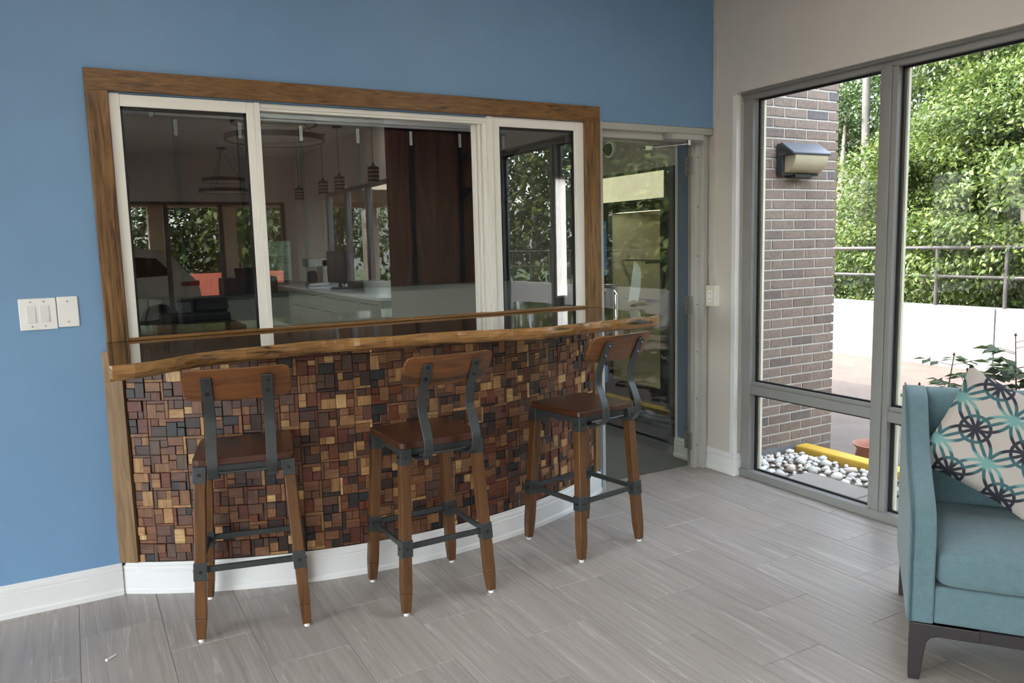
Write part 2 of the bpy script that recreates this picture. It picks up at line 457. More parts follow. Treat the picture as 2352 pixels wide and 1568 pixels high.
# ------------------------------------------------------------------ mesh helpers
ORG = {}
class MB:
    def __init__(s):
        s.v = []
        s.f = []
        s.mi = []
        s.cur = 0
    def add(s, vs, fs):
        n = len(s.v)
        s.v += [tuple(p) for p in vs]
        s.f += [tuple(i + n for i in f) for f in fs]
        s.mi += [s.cur] * len(fs)
        return s
    def box(s, x0, x1, y0, y1, z0, z1):
        return s.add([(x0, y0, z0), (x1, y0, z0), (x1, y1, z0), (x0, y1, z0), (x0, y0, z1), (x1, y0, z1), (x1, y1, z1), (x0, y1, z1)],
                     [(0, 3, 2, 1), (4, 5, 6, 7), (0, 1, 5, 4), (1, 2, 6, 5), (2, 3, 7, 6), (3, 0, 4, 7)])
    def cbox(s, x0, x1, y0, y1, z0, z1, c):
        """box whose +z face is chamfered"""
        return s.add([(x0, y0, z0), (x1, y0, z0), (x1, y1, z0), (x0, y1, z0), (x0, y0, z1 - c), (x1, y0, z1 - c), (x1, y1, z1 - c), (x0, y1, z1 - c),
                      (x0 + c, y0 + c, z1), (x1 - c, y0 + c, z1), (x1 - c, y1 - c, z1), (x0 + c, y1 - c, z1)],
                     [(0, 3, 2, 1), (0, 1, 5, 4), (1, 2, 6, 5), (2, 3, 7, 6), (3, 0, 4, 7), (4, 5, 9, 8), (5, 6, 10, 9), (6, 7, 11, 10), (7, 4, 8, 11), (8, 9, 10, 11)])
    def hexa(s, p):
        return s.add(p, [(0, 3, 2, 1), (4, 5, 6, 7), (0, 1, 5, 4), (1, 2, 6, 5), (2, 3, 7, 6), (3, 0, 4, 7)])
    def bar(s, a, b, w, h, up=(0, 0, 1), w2=None, h2=None):
        a, b, up = Vector(a), Vector(b), Vector(up)
        d = (b - a).normalized()
        x = d.cross(up)
        if x.length < 1e-4:
            x = d.cross(Vector((0, 1, 0)))
        x.normalize()
        y = x.cross(d)
        w2, h2 = w2 or w, h2 or h
        ps = []
        for c, ww, hh in ((a, w, h), (b, w2, h2)):
            ps += [c - x * ww / 2 - y * hh / 2, c + x * ww / 2 - y * hh / 2, c + x * ww / 2 + y * hh / 2, c - x * ww / 2 + y * hh / 2]
        return s.hexa(ps)
    def tube(s, pts, r, n=10, caps=True):
        pts = [Vector(p) for p in pts]
        rs = r if isinstance(r, (list, tuple)) else [r] * len(pts)
        rings = []
        ref = Vector((0.13, 0.21, 0.97))
        for k, p in enumerate(pts):
            d = (pts[min(k + 1, len(pts) - 1)] - pts[max(k - 1, 0)]).normalized()
            x = d.cross(ref)
            if x.length < 0.05:
                x = d.cross(Vector((1, 0, 0)))
            x.normalize()
            y = d.cross(x)
            rings.append([p + (x * math.cos(2 * PI * j / n) + y * math.sin(2 * PI * j / n)) * rs[k] for j in range(n)])
        vs = [q for g in rings for q in g]
        fs = []
        for k in range(len(pts) - 1):
            for j in range(n):
                a, b = k * n + j, k * n + (j + 1) % n
                fs.append((a, b, b + n, a + n))
        if caps:
            fs.append(tuple(range(n - 1, -1, -1)))
            fs.append(tuple((len(pts) - 1) * n + j for j in range(n)))
        return s.add(vs, fs)
    def lathe(s, prof, n=24, c=(0, 0, 0), cap=True):
        vs = [(c[0] + r * math.cos(2 * PI * j / n), c[1] + r * math.sin(2 * PI * j / n), c[2] + z) for r, z in prof for j in range(n)]
        fs = []
        for k in range(len(prof) - 1):
            for j in range(n):
                a, b = k * n + j, k * n + (j + 1) % n
                fs.append((a, b, b + n, a + n))
        if cap:
            fs.append(tuple(range(n - 1, -1, -1)))
            fs.append(tuple((len(prof) - 1) * n + j for j in range(n)))
        return s.add(vs, fs)
    def prism(s, poly, lo, hi, axis=2):
        """poly: 2D outline; extruded along axis from lo to hi (remaining axes in x,y,z order)"""
        def P(a, b, c):
            return {0: (c, a, b), 1: (a, c, b), 2: (a, b, c)}[axis]
        n = len(poly)
        vs = [P(a, b, lo) for a, b in poly] + [P(a, b, hi) for a, b in poly]
        fs = [tuple(range(n - 1, -1, -1)), tuple(range(n, 2 * n))] + [(j, (j + 1) % n, (j + 1) % n + n, j + n) for j in range(n)]
        return s.add(vs, fs)
    def sweep(s, path, prof, closed=False):
        """path: list of (point, outward normal); prof: list of (out, z)"""
        m = len(prof)
        vs = []
        for p, nrm in path:
            for o, z in prof:
                vs.append((p[0] + nrm[0] * o, p[1] + nrm[1] * o, z))
        fs = []
        for k in range(len(path) - 1):
            for j in range(m):
                a, b = k * m + j, k * m + (j + 1) % m
                fs.append((a, a + m, b + m, b))
        fs.append(tuple(range(m)))
        fs.append(tuple((len(path) - 1) * m + j for j in range(m - 1, -1, -1)))
        return s.add(vs, fs)
    def grid(s, fn, nu, nv):
        vs = [fn(i / nu, j / nv) for j in range(nv + 1) for i in range(nu + 1)]
        fs = [(j * (nu + 1) + i, j * (nu + 1) + i + 1, (j + 1) * (nu + 1) + i + 1, (j + 1) * (nu + 1) + i) for j in range(nv) for i in range(nu)]
        return s.add(vs, fs)
    def disc(s, c, nrm, r, h, n=12, r2=None):
        c, nrm = Vector(c), Vector(nrm).normalized()
        return s.tube([c, c + nrm * h], [r, r2 or r], n)
    def mesh(s, name, mats, off=(0, 0, 0), smooth=False):
        me = bpy.data.meshes.new(name)
        me.from_pydata([(a - off[0], b - off[1], c - off[2]) for a, b, c in s.v], [], s.f)
        for m in (mats if isinstance(mats, (list, tuple)) else [mats]):
            me.materials.append(m)
        me.polygons.foreach_set('material_index', s.mi)
        bm = bmesh.new()
        bm.from_mesh(me)
        bmesh.ops.recalc_face_normals(bm, faces=bm.faces)
        bm.to_mesh(me)
        bm.free()
        if smooth:
            me.polygons.foreach_set('use_smooth', [True] * len(me.polygons))
            try:
                me.set_sharp_from_angle(angle=math.radians(40))
            except Exception:
                pass
        return me
    def build(s, name, mats, parent=None, local=False, smooth=False, bevel=0.0, seg=2, org=None):
        if parent is None:
            if org is None:
                xs, ys, zs = zip(*s.v)
                org = ((min(xs) + max(xs)) / 2, (min(ys) + max(ys)) / 2, min(zs))
            off = org
        else:
            off = (0, 0, 0) if local else ORG.get(parent.name, (0, 0, 0))
        o = bpy.data.objects.new(name, s.mesh(name, mats, off, smooth))
        COL.objects.link(o)
        if parent is None:
            o.location = off
            ORG[o.name] = tuple(off)
        else:
            o.parent = parent
            ORG[o.name] = tuple(off)
        if bevel:
            b = o.modifiers.new('bevel', 'BEVEL')
            b.width = bevel
            b.segments = seg
            b.limit_method = 'ANGLE'
            b.angle_limit = math.radians(35)
            if smooth:
                b.harden_normals = False
        return o
def tag(o, label=None, cat=None, group=None, kind=None):
    if label: o['label'] = label
    if cat: o['category'] = cat
    if group: o['group'] = group
    if kind: o['kind'] = kind
    return o
def empty(name, loc, rz=0.0):
    o = bpy.data.objects.new(name, None)
    o.empty_display_size = 0.1
    COL.objects.link(o)
    o.location = loc
    o.rotation_euler = (0, 0, rz)
    ORG[o.name] = tuple(loc)
    return o
def thing(name, label, cat, loc, rz=0.0, group=None):
    return tag(empty(name, loc, rz), label, cat, group)
def child_copy(src, parent, mat4=None, name=None):
    o = src.copy()
    COL.objects.link(o)
    o.parent = parent
    if mat4 is not None:
        o.matrix_local = mat4
    return o
def copy_tree(o, parent=None):
    c = o.copy()
    COL.objects.link(c)
    c.parent = parent
    for ch in list(o.children):
        copy_tree(ch, c)
    return c
def struct(mb, name, mats, **kw):
    return tag(mb.build(name, mats, **kw), kind='structure')
def inst(name, me, parent, loc, rot=None):
    o = bpy.data.objects.new(name, me)
    COL.objects.link(o)
    o.parent = parent
    po = ORG.get(parent.name, (0, 0, 0)) if parent else (0, 0, 0)
    o.location = Vector(loc) - Vector(po)
    if rot is not None:
        o.rotation_euler = rot
    return o
# ------------------------------------------------------------------ the room shell
XL, YB, H = -4.2, -10.0, 3.0
floor = struct(MB().box(XL - .1, 3.62, YB - .12, 0.131, -0.12, -0.0015), 'floor', M_GROUT)
TX, TW, TL = -0.0765, 0.2898, 0.600
tile_me = {}
rng = random.Random(5)
far = MB()
for k in range(-15, 13):
    xa, xb = TX + k * TW, TX + (k + 1) * TW
    base = -0.357 if k % 2 == 0 else -0.657
    for n in range(-17, 3):
        ya, yb = base + n * TL, base + (n + 1) * TL
        x0, x1, y0, y1 = max(xa, XL) + .0015, min(xb, 3.545) - .0015, max(ya, YB) + .0015, min(yb, 0.131) - .0015
        if x1 - x0 < .02 or y1 - y0 < .02:
            continue
        if x1 > -0.95 and y0 > -3.35:
            key = (round(x1 - x0, 4), round(y1 - y0, 4))
            if key not in tile_me:
                w, l = key
                tile_me[key] = MB().cbox(-w / 2, w / 2, -l / 2, l / 2, -.010, 0, .0012).mesh('floor_tile', M_TILE)
            inst('floor_tile', tile_me[key], floor, ((x0 + x1) / 2, (y0 + y1) / 2, 0))
        else:
            far.cbox(x0, x1, y0, y1, -.010, 0, .0012)
tag(far.build('floor_tile_field', M_TILEI, floor), kind='stuff')

w = MB()
w.box(XL, 0.195, 0, .12, 0, H).box(.195, 2.525, 0, .12, 0, 1.05).box(.195, 2.525, 0, .12, 2.10, H).box(2.525, 2.63, 0, .12, 0, H).box(2.63, 3.485, 0, .12, 2.118, H)
struct(w, 'wall_front', M_BLUE)
w = MB()
w.box(3.485, 3.62, -.19, .13, 0, H).box(3.485, 3.62, -8.30, -.19, 2.295, H).box(3.485, 3.62, YB, -8.30, 0, H).box(3.485, 3.62, .0, .131, 2.118, H)
struct(w, 'wall_right', M_BEIGE)
# small quarter bead closing the corner between the blue and the beige wall
struct(MB().box(3.470, 3.486, -.016, 0.0, 2.12, H), 'trim_1', M_BEIGE, bevel=.005)
w = MB()
w.box(XL, -.6, YB - .12, YB, 0, H).box(-.6, 3.3, YB - .12, YB, 2.26, H).box(3.3, 3.62, YB - .12, YB, 0, H)
struct(w, 'wall_back', M_BEIGE)
w = MB()
w.box(XL - .12, XL, YB, -8.5, 0, H).box(XL - .12, XL, -8.5, -1.2, 2.4, H).box(XL - .12, XL, -1.2, .12, 0, H)
struct(w, 'wall_left', M_BEIGE)
struct(MB().box(XL - .12, 3.62, YB - .12, .12, H, H + .12), 'ceiling', M_CEIL)

# storefront glazing on the right: aluminium frame, two lights per bay
MUL = [-.20, -1.14, -1.885, -2.80, -3.70, -4.60, -5.50, -6.45, -7.35, -8.28]
w = MB()
w.box(3.512, 3.60, -8.30, -.19, 0, .045).box(3.53, 3.60, -8.30, -.19, 2.25, 2.298).box(3.512, 3.60, -8.30, -.19, 2.280, 2.298)
for k, y in enumerate(MUL):
    hw = .035 if k in (0, 9) else .048
    yy = y - .035 if k == 0 else y
    w.box(3.53, 3.60, yy - hw, yy + hw, .03, 2.26)
    if k not in (0, 9):
        w.box(3.518, 3.53, yy - .020, yy + .020, .04, 2.255)
for a, b in zip(MUL[:-1], MUL[1:]):
    w.box(3.535, 3.60, b + .03, a - .03, .515, .570).box(3.545, 3.60, b + .03, a - .03, .57, .592)
win2 = struct(w, 'window_2', M_GREYFR, bevel=.003)
for k, (a, b) in enumerate(zip(MUL[:-1], MUL[1:])):
    a2 = a - .085 if k == 0 else a - .05
    b2 = b + .05
    for z0, z1 in ((.045, .515), (.592, 2.25)):
        MB().box(3.575, 3.581, b2, a2, z0, z1).build('pane', M_GLASS, win2)
        if k < 3:
            g = MB()
            g.box(3.562, 3.574, a2 - .012, a2 + .004, z0, z1).box(3.562, 3.574, b2 - .004, b2 + .010, z0, z1)
            g.box(3.562, 3.574, b2, a2, z1 - .012, z1).box(3.562, 3.574, b2, a2, z0, z0 + .010)
            g.build('gasket', M_BLACK, win2)
            MB().box(3.583, 3.60, a2 - .020, a2 - .006, z0, z1).build('glazing_bead', M_IVORY, win2)
# other glazed fronts of the room (behind and to the left of the camera)
w = MB()
w.box(-.6, 3.3, YB - .10, YB - .02, 0, .06).box(-.6, 3.3, YB - .10, YB - .02, 2.21, 2.26)
xs = [-.57, .45, 1.41, 2.24, 3.27]
for x in xs:
    w.box(x - .035, x + .035, YB - .10, YB - .02, .05, 2.22)
win3 = struct(w, 'window_3', paint('dark_bronze_frame', srgb(74, 70, 66), .4, .05))
for a, b in zip(xs[:-1], xs[1:]):
    MB().box(a + .03, b - .03, YB - .063, YB - .057, .05, 2.22).build('pane', M_GLASS, win3)
w = MB()
w.box(XL - .10, XL - .02, -8.5, -1.2, 0, .06).box(XL - .10, XL - .02, -8.5, -1.2, 2.34, 2.40)
ys = [-8.46, -7.0, -5.55, -4.1, -2.65, -1.24]
for y in ys:
    w.box(XL - .10, XL - .02, y - .035, y + .035, .05, 2.36)
win4 = struct(w, 'window_4', M_GREYFR)
for a, b in zip(ys[:-1], ys[1:]):
    MB().box(XL - .063, XL - .057, a + .03, b - .03, .05, 2.36).build('pane', M_GLASS, win4)

# ---- service area behind the window and the side passage with the cooler
struct(MB().box(-1.1, 4.5, .131, 3.4, -.12, -.004), 'floor_office', M_CONC)
struct(MB().box(-1.1, 3.07, 1.85, 1.95, 0, 1.165), 'wall_office_back', M_GREYWALL)
struct(MB().box(-1.1, 3.07, 1.85, 1.95, 1.165, 2.62), 'wall_office_upper', M_BLUE)
struct(MB().box(-1.1, -1.0, .12, 1.95, 0, 2.62), 'wall_office_left', M_GREYWALL)
w = MB().box(2.6, 4.36, 3.2, 3.3, 0, 2.62).box(4.56, 4.6, 3.2, 3.3, 0, 2.62).box(4.36, 4.56, 3.2, 3.3, 0, .9).box(4.36, 4.56, 3.2, 3.3, 2.11, 2.62)
w.box(2.97, 3.07, 1.95, 3.2, 0, 2.62).box(4.5, 4.6, .28, 3.2, 0, 2.62)
struct(w, 'wall_passage', paint('taupe_wall_paint', srgb(150, 144, 134), .6, .02))
struct(MB().box(-1.1, 4.6, .12, 3.3, 2.62, 2.72), 'ceiling_office', M_CEIL)
# blue stub of wall beside the passage and its skirting
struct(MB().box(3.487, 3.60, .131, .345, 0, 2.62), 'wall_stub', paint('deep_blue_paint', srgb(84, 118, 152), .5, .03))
tr2 = paint('frosted_glass', srgb(235, 230, 225), .5, 0, bumpy=0)
nt = tr2.node_tree
b_ = nt.nodes['Principled BSDF']
b_.inputs['Transmission Weight'].default_value = 0.0
tl = nt.nodes.new('ShaderNodeBsdfTranslucent')
tl.inputs[0].default_value = (.95, .9, .86, 1)
mx = nt.nodes.new('ShaderNodeMixShader')
mx.inputs[0].default_value = .8
nt.links.new(b_.outputs[0], mx.inputs[1])
nt.links.new(tl.outputs[0], mx.inputs[2])
nt.links.new(mx.outputs[0], nt.nodes['Material Output'].inputs[0])
w5 = struct(MB().box(4.355, 4.372, 3.19, 3.30, .89, 2.12).box(4.548, 4.565, 3.19, 3.30, .89, 2.12).box(4.355, 4.565, 3.19, 3.30, 2.10, 2.12).box(4.355, 4.565, 3.19, 3.30, .89, .91), 'window_5', M_WHITE)
MB().box(4.37, 4.55, 3.24, 3.25, .9, 2.11).build('pane', tr2, w5)

# ---- skirting boards
BP = [(0, 0), (.020, 0), (.020, .018), (.017, .024), (.014, .026), (.014, .098), (.010, .101), (.010, .104), (.0125, .108), (.0115, .119), (.006, .124), (.006, .130), (.003, .135), (0, .135)]
R_B, CX, CY = 2.222, 1.355, 1.844          # bowed bar front: arc radius and centre
A_END = math.asin(1.27 / 2.239)
def arcp(a, r=R_B):
    return (CX + r * math.sin(a), CY - r * math.cos(a)), (math.sin(a), -math.cos(a))
struct(MB().sweep([((XL, 0), (0, -1)), ((.096, 0), (0, -1))], BP), 'baseboard_left', M_WHITE)
struct(MB().sweep([arcp(-A_END + 2 * A_END * k / 60) for k in range(61)], BP), 'baseboard_front', M_WHITE)
w = MB()
w.sweep([((3.485, .055), (-1, 0)), ((3.485, -.175), (-1, 0)), ((3.485, -.19), (-.9, -.9)), ((3.53, -.19), (0, -1))], BP)
struct(w, 'baseboard_right', M_WHITE)
struct(MB().sweep([((3.487, .131), (-1, 0)), ((3.487, .345), (-1, 0)), ((3.5, .36), (-.7, .7))], BP), 'baseboard_passage', M_WHITE)
struct(MB().box(3.474, 3.487, -.197, -.163, .135, 2.283).box(3.487, 3.505, -.197, -.190, .135, 2.283), 'trim_2', M_WHITE, bevel=.002)

struct(MB().box(3.481, 3.489, .330, .349, .135, 2.62), 'trim_7', M_WHITE)
# ---- stained boards round the service window
YF = -.022
struct(MB().box(.112, 2.622, YF, 0, 2.106, 2.190), 'trim_3', M_FRAMEWOOD, bevel=.002)
struct(MB().box(.112, .194, YF, 0, 1.088, 2.106), 'trim_4', M_FRAMEWOODV, bevel=.002)
struct(MB().box(2.520, 2.622, YF, 0, 1.088, 2.106), 'trim_5', M_FRAMEWOODV, bevel=.002)
struct(MB().box(.186, 2.53, -.020, .03, 1.0885, 1.1005), 'trim_6', wood('honey_strip', [(0.3, srgb(104, 70, 36)), (0.6, srgb(140, 100, 56))], (1, 20, 20), 2, .3), bevel=.002)

# ---- sliding service window
w = MB()
w.box(.196, .236, -.004, .07, 1.095, 2.102).box(.236, .735, -.004, .03, 2.050, 2.098).box(.735, .768, -.002, .03, 1.095, 2.098).box(.768, .792, -.010, .045, 1.095, 2.098)
w.box(.792, 1.925, .012, .07, 2.066, 2.100).box(.792, 1.925, .006, .012, 2.078, 2.098)
w.box(1.870, 1.884, .040, .075, 1.095, 2.066).box(1.886, 1.900, .022, .060, 1.095, 2.066).box(1.902, 1.924, .005, .045, 1.095, 2.07)
w.box(1.924, 1.956, -.010, .045, 1.095, 2.104).box(1.956, 1.998, -.002, .03, 1.095, 2.104).box(1.998, 2.47, -.004, .03, 2.056, 2.104).box(2.470, 2.524, -.004, .07, 1.095, 2.104)
w.box(2.462, 2.470, .0, .05, 1.095, 2.06)
win1 = struct(w, 'window_1', M_ALU, bevel=.002)
for (x0, x1, z1) in ((.236, .735, 2.050), (1.998, 2.462, 2.056)):
    g = MB()
    g.box(x0, x0 + .009, .006, .02, 1.10, z1).box(x1 - .009, x1, .006, .02, 1.10, z1).box(x0, x1, .006, .02, z1 - .012, z1)
    g.build('gasket', M_BLACK, win1)
MB().box(.240, .732, .012, .018, 1.098, 2.046).build('pane', M_TGLASS, win1)
MB().box(.790, 1.390, .050, .057, 1.098, 2.07).build('sliding_pane', M_SGLASS, win1)
MB().box(2.0, 2.460, .012, .018, 1.098, 2.05).build('pane', M_TGLASS, win1)
MB().box(2.436, 2.462, .02, .05, 1.098, 2.05).build('inner_stile', paint('grey_stile', srgb(112, 114, 114), .5), win1)

# ---- door frame, frameless glass door leaf and its fittings
w = MB()
w.box(2.628, 2.650, -.006, .125, 0, 2.118).box(2.63, 3.49, .004, .13, 2.078, 2.118).box(2.65, 3.43, .03, .13, 2.036, 2.080)
w.box(3.395, 3.43, .06, .13, 0, 2.05).box(3.43, 3.465, .03, .13, 0, 2.08).box(3.465, 3.487, .05, .13, 0, 2.10)
door = struct(w, 'door_1', M_DOORFR, bevel=.003)
MB().box(2.655, 3.392, .098, .108, .012, 2.030).build('glass_leaf', M_DGLASS, door)
for z in (.62, 1.255):
    p = MB().box(2.690, 2.752, .1085, .120, z, z + (.10 if z < 1 else .315)).build('edge_plate', paint('bright_blue_plate', srgb(64, 128, 200), .4, .03, bumpy=0), door)
    for zz in ((z + .05,) if z < 1 else (z + .03, z + .285)):
        MB().disc((2.738, .1085, zz), (0, -1, 0), .006, .003, 10).build('screw', M_ZINC, p)
h = MB().tube([(2.735, .098, 1.194), (2.735, .03, 1.196), (2.735, .012, 1.190), (2.735, .002, 1.176), (2.735, -.002, 1.15), (2.735, -.002, .90), (2.735, .002, .874), (2.735, .012, .86), (2.735, .03, .854), (2.735, .098, .856)], .0125, 14)
h.build('pull_handle', M_CHROME, door, smooth=True)
MB().tube([(2.735, .109, 1.174), (2.735, .14, 1.174), (2.735, .165, 1.165), (2.735, .17, 1.14), (2.735, .17, .90), (2.735, .16, .876), (2.735, .109, .872)], .0115, 14).build('pull_handle', M_CHROME, door, smooth=True)
for z in (1.905, 1.045, .17):
    hp = MB().box(3.386, 3.395, .085, .150, z - .055, z + .055).build('hinge', M_ZINC, door, bevel=.002)
    for dz in (-.038, -.0, .038):
        MB().disc((3.386, .122, z + dz), (-1, 0, 0), .006, .004, 8).build('screw', M_CHROME, hp)
c = MB().box(3.13, 3.40, -.006, .030, 2.042, 2.076).build('closer_body', M_DOORFR, door, bevel=.004)
MB().box(3.112, 3.15, -.010, .030, 2.037, 2.080).build('end_cap', paint('grey_cap', srgb(150, 150, 148), .4), c, bevel=.003)
MB().tube([(3.30, .014, 2.044), (3.30, .014, 2.014)], .013, 12).tube([(3.30, .014, 2.022), (3.16, .045, 2.008), (3.03, .07, 1.996)], .006, 8).tube([(3.13, .05, 2.005), (3.07, .062, 2.0)], .010, 10).box(3.005, 3.055, .06, .085, 1.985, 2.004).build('closer_arm', M_CHROME, door, smooth=True)
for k in range(7):
    MB().disc((3.41, .06, .15 + k * .30), (0, -1, 0), .004, .0015, 8).build('screw', M_SCREW, door)
# torn strip of paper taped inside the door glass
pp = MB()
pts = [(2.955, 1.335), (2.985, 1.315), (3.005, 1.285), (3.004, 1.18), (2.985, 1.09), (2.95, 1.103), (2.908, 1.09), (2.93, 1.20)]
pp.prism(pts, .1095, .1102, 1)
tag(pp.build('paper_scrap', M_PAPER), 'torn strip of white paper taped to the glass door', 'paper')
# ------------------------------------------------------------------ bowed bar front with wood mosaic
bar = thing('mosaic_bar', 'bowed bar front clad in a mosaic of reclaimed wood blocks', 'bar', (CX, -.2, 0))
R_M = 2.214
arc = [arcp(-A_END + 2 * A_END * k / 48, R_M)[0] for k in range(49)]
arc = [(x, min(y, -.001)) for x, y in arc]
MB().prism(arc, 0, 1.033, 2).build('backing', M_MOSBACK, bar)
for s in (-1, 1):
    a = s * (A_END - .019)
    (px, py), (nx, ny) = arcp(a, R_M)
    t = (math.cos(a), math.sin(a))
    hw = .042
    pts = [(px + t[0] * u + nx * d, py + t[1] * u + ny * d) for u, d in ((-hw, .0), (hw, .0), (hw, .022), (-hw, .022))]
    MB().prism(pts, .136, 1.033 if s > 0 else 1.050, 2).build('edge_board', wood('weathered_board' + ('_r' if s > 0 else ''), [(0.3, srgb(92, 68, 42)), (0.5, srgb(132, 102, 66)), (0.75, srgb(158, 130, 92))], (14, 14, 1.0), 2.2, .5, (srgb(84, 64, 44), .62), .2), bar, bevel=.002)
rng = random.Random(11)
aw = A_END - .040
NC = 32
NR = 12
cw = 2 * aw * R_M / NC
z0 = .137
cells = []
pieces = []
for i in range(NC):
    for j in range(NR):
        q = (i + j) % 2 + rng.choice((0, 2))
        sp = rng.choice((.38, .5, .62))
        st = rng.choice((.16, .2))
        lh = rng.choice((.52, .58))
        loc = [(0, 0, st, 1, 's'), (st, 0, 1, lh, 'L'), (st, lh, st + (1 - st) * sp, 1, 'a'), (st + (1 - st) * sp, lh, 1, 1, 'b')]
        for (u0_, v0_, u1_, v1_, kd) in loc:
            for _ in range(q):
                u0_, v0_, u1_, v1_ = 1 - v1_, u0_, 1 - v0_, u1_
            zz0, zz1 = z0 + (j + v0_) * cw, z0 + (j + v1_) * cw
            if zz0 > 1.02:
                continue
            zz1 = min(zz1, 1.031)
            g = .0007
            pieces.append((kd, i, j, (i + u0_) * cw + g, (i + u1_) * cw - g, zz0 + g, zz1 - g, rng.choice((.005, .008, .011, .014)) if kd != 's' else rng.choice((.005, .008, .011))))
L = [p for p in pieces if p[0] == 'L']
def score(p):
    a = -aw + (p[3] + p[4]) / 2 / R_M
    (x, y), (nx, ny) = arcp(a)
    dx, dy = x - 0, y + 3.66
    d = math.hypot(dx, dy)
    return -(-(dx * nx + dy * ny) / d) * (p[4] - p[3]) * (p[6] - p[5]) / d ** 2
L.sort(key=score)
single = set(id(p) for p in L[:300])
bme = {}
small = MB()
for p in pieces:
    kd, i, j, s0, s1, za, zb, d = p
    a = -aw + (s0 + s1) / 2 / R_M
    (x, y), (nx, ny) = arcp(a, R_M)
    mat = Matrix(((math.cos(a), 0, nx, x), (math.sin(a), 0, ny, y), (0, 1, 0, (za + zb) / 2), (0, 0, 0, 1)))
    wd, ht = s1 - s0, zb - za
    if id(p) in single:
        key = (round(wd, 4), round(ht, 4), d)
        if key not in bme:
            bme[key] = MB().cbox(-wd / 2, wd / 2, -ht / 2, ht / 2, -.004, d, .0015).mesh('wood_block', M_MOS)
        o = bpy.data.objects.new('wood_block', bme[key])
        COL.objects.link(o)
        o.parent = bar
        o.matrix_local = Matrix.Translation(-Vector(ORG[bar.name])) @ mat
    else:
        t = MB().cbox(-wd / 2, wd / 2, -ht / 2, ht / 2, -.004, d, .0013)
        small.add([mat @ Vector(v) for v in t.v], t.f)
tag(small.build('small_wood_blocks', M_MOSI, bar), kind='stuff')

# ------------------------------------------------------------------ live edge counter slab
ZC = 1.088
front = [(.089, -.775), (.18, -.776), (.28, -.715), (.39, -.635), (.50, -.603), (.61, -.590), (.70, -.572), (.80, -.555), (.89, -.553), (1.01, -.580), (1.14, -.605), (1.30, -.605), (1.43, -.627), (1.53, -.66), (1.61, -.69),
         (1.70, -.720), (1.81, -.738), (1.91, -.728), (2.05, -.702), (2.18, -.692), (2.30, -.688), (2.40, -.684), (2.462, -.674), (2.502, -.648), (2.520, -.58), (2.534, -.45), (2.55, -.28), (2.58, -.12), (2.60, -.001)]
def dense(pts, n):
    out = []
    for k in range(len(pts) - 1):
        p0, p1, p2, p3 = pts[max(k - 1, 0)], pts[k], pts[k + 1], pts[min(k + 2, len(pts) - 1)]
        for m in range(n):
            t = m / n
            out.append(tuple(.5 * ((2 * p1[c]) + (-p0[c] + p2[c]) * t + (2 * p0[c] - 5 * p1[c] + 4 * p2[c] - p3[c]) * t * t + (-p0[c] + 3 * p1[c] - 3 * p2[c] + p3[c]) * t ** 3) for c in range(2)))
    return out + [pts[-1]]
fe = dense(front, 6)
rng = random.Random(4)
fe = [(x, y + (.0025 * math.sin(x * 41) + .002 * math.sin(x * 97 + 1)) * (1 if y < -.3 else 0)) for x, y in fe]
outline = [(.110, -.001)] + fe
n = len(outline)
prof = [(0, 0), (.003, -.003), (.006, -.016), (.007, -.030), (.003, -.043), (-.006, -.051), (-.018, -.055)]
loops = []
for o_, dz in prof:
    lp = []
    for k, (x, y) in enumerate(outline):
        a, b = outline[(k - 1) % n], outline[(k + 1) % n]
        tx, ty = b[0] - a[0], b[1] - a[1]
        l = math.hypot(tx, ty) or 1
        wgt = 1.0 if y < -.02 else 0.0
        if k <= 1:
            wgt = 0
        ir = 1 + .35 * math.sin(x * 23 + dz * 90) + .25 * math.sin(x * 57 + dz * 40)
        lp.append((x + ty / l * o_ * wgt * ir, y - tx / l * o_ * wgt * ir, ZC + dz))
    loops.append(lp)
sl = MB()
vs = [p for lp in loops for p in lp]
top = [tuple(range(n))]
side = [(k * n + j, k * n + (j + 1) % n, (k + 1) * n + (j + 1) % n, (k + 1) * n + j) for k in range(len(prof) - 1) for j in range(n)]
sl.add(vs, top)
sl.v = []
sl.f = []
sl.mi = []
sl.v = [tuple(v) for v in vs]
sl.f = top + side + [tuple(range((len(prof)) * n - 1, (len(prof) - 1) * n - 1, -1))]
sl.mi = [0] + [1] * (len(side) + 1)
slab = sl.build('bar_counter', [M_SLABTOP, M_SLABEDGE], org=(1.3, -.3, 1.033))
tag(slab, 'glossy dark live edge wooden counter slab with pale bark edge on the bar', 'counter')

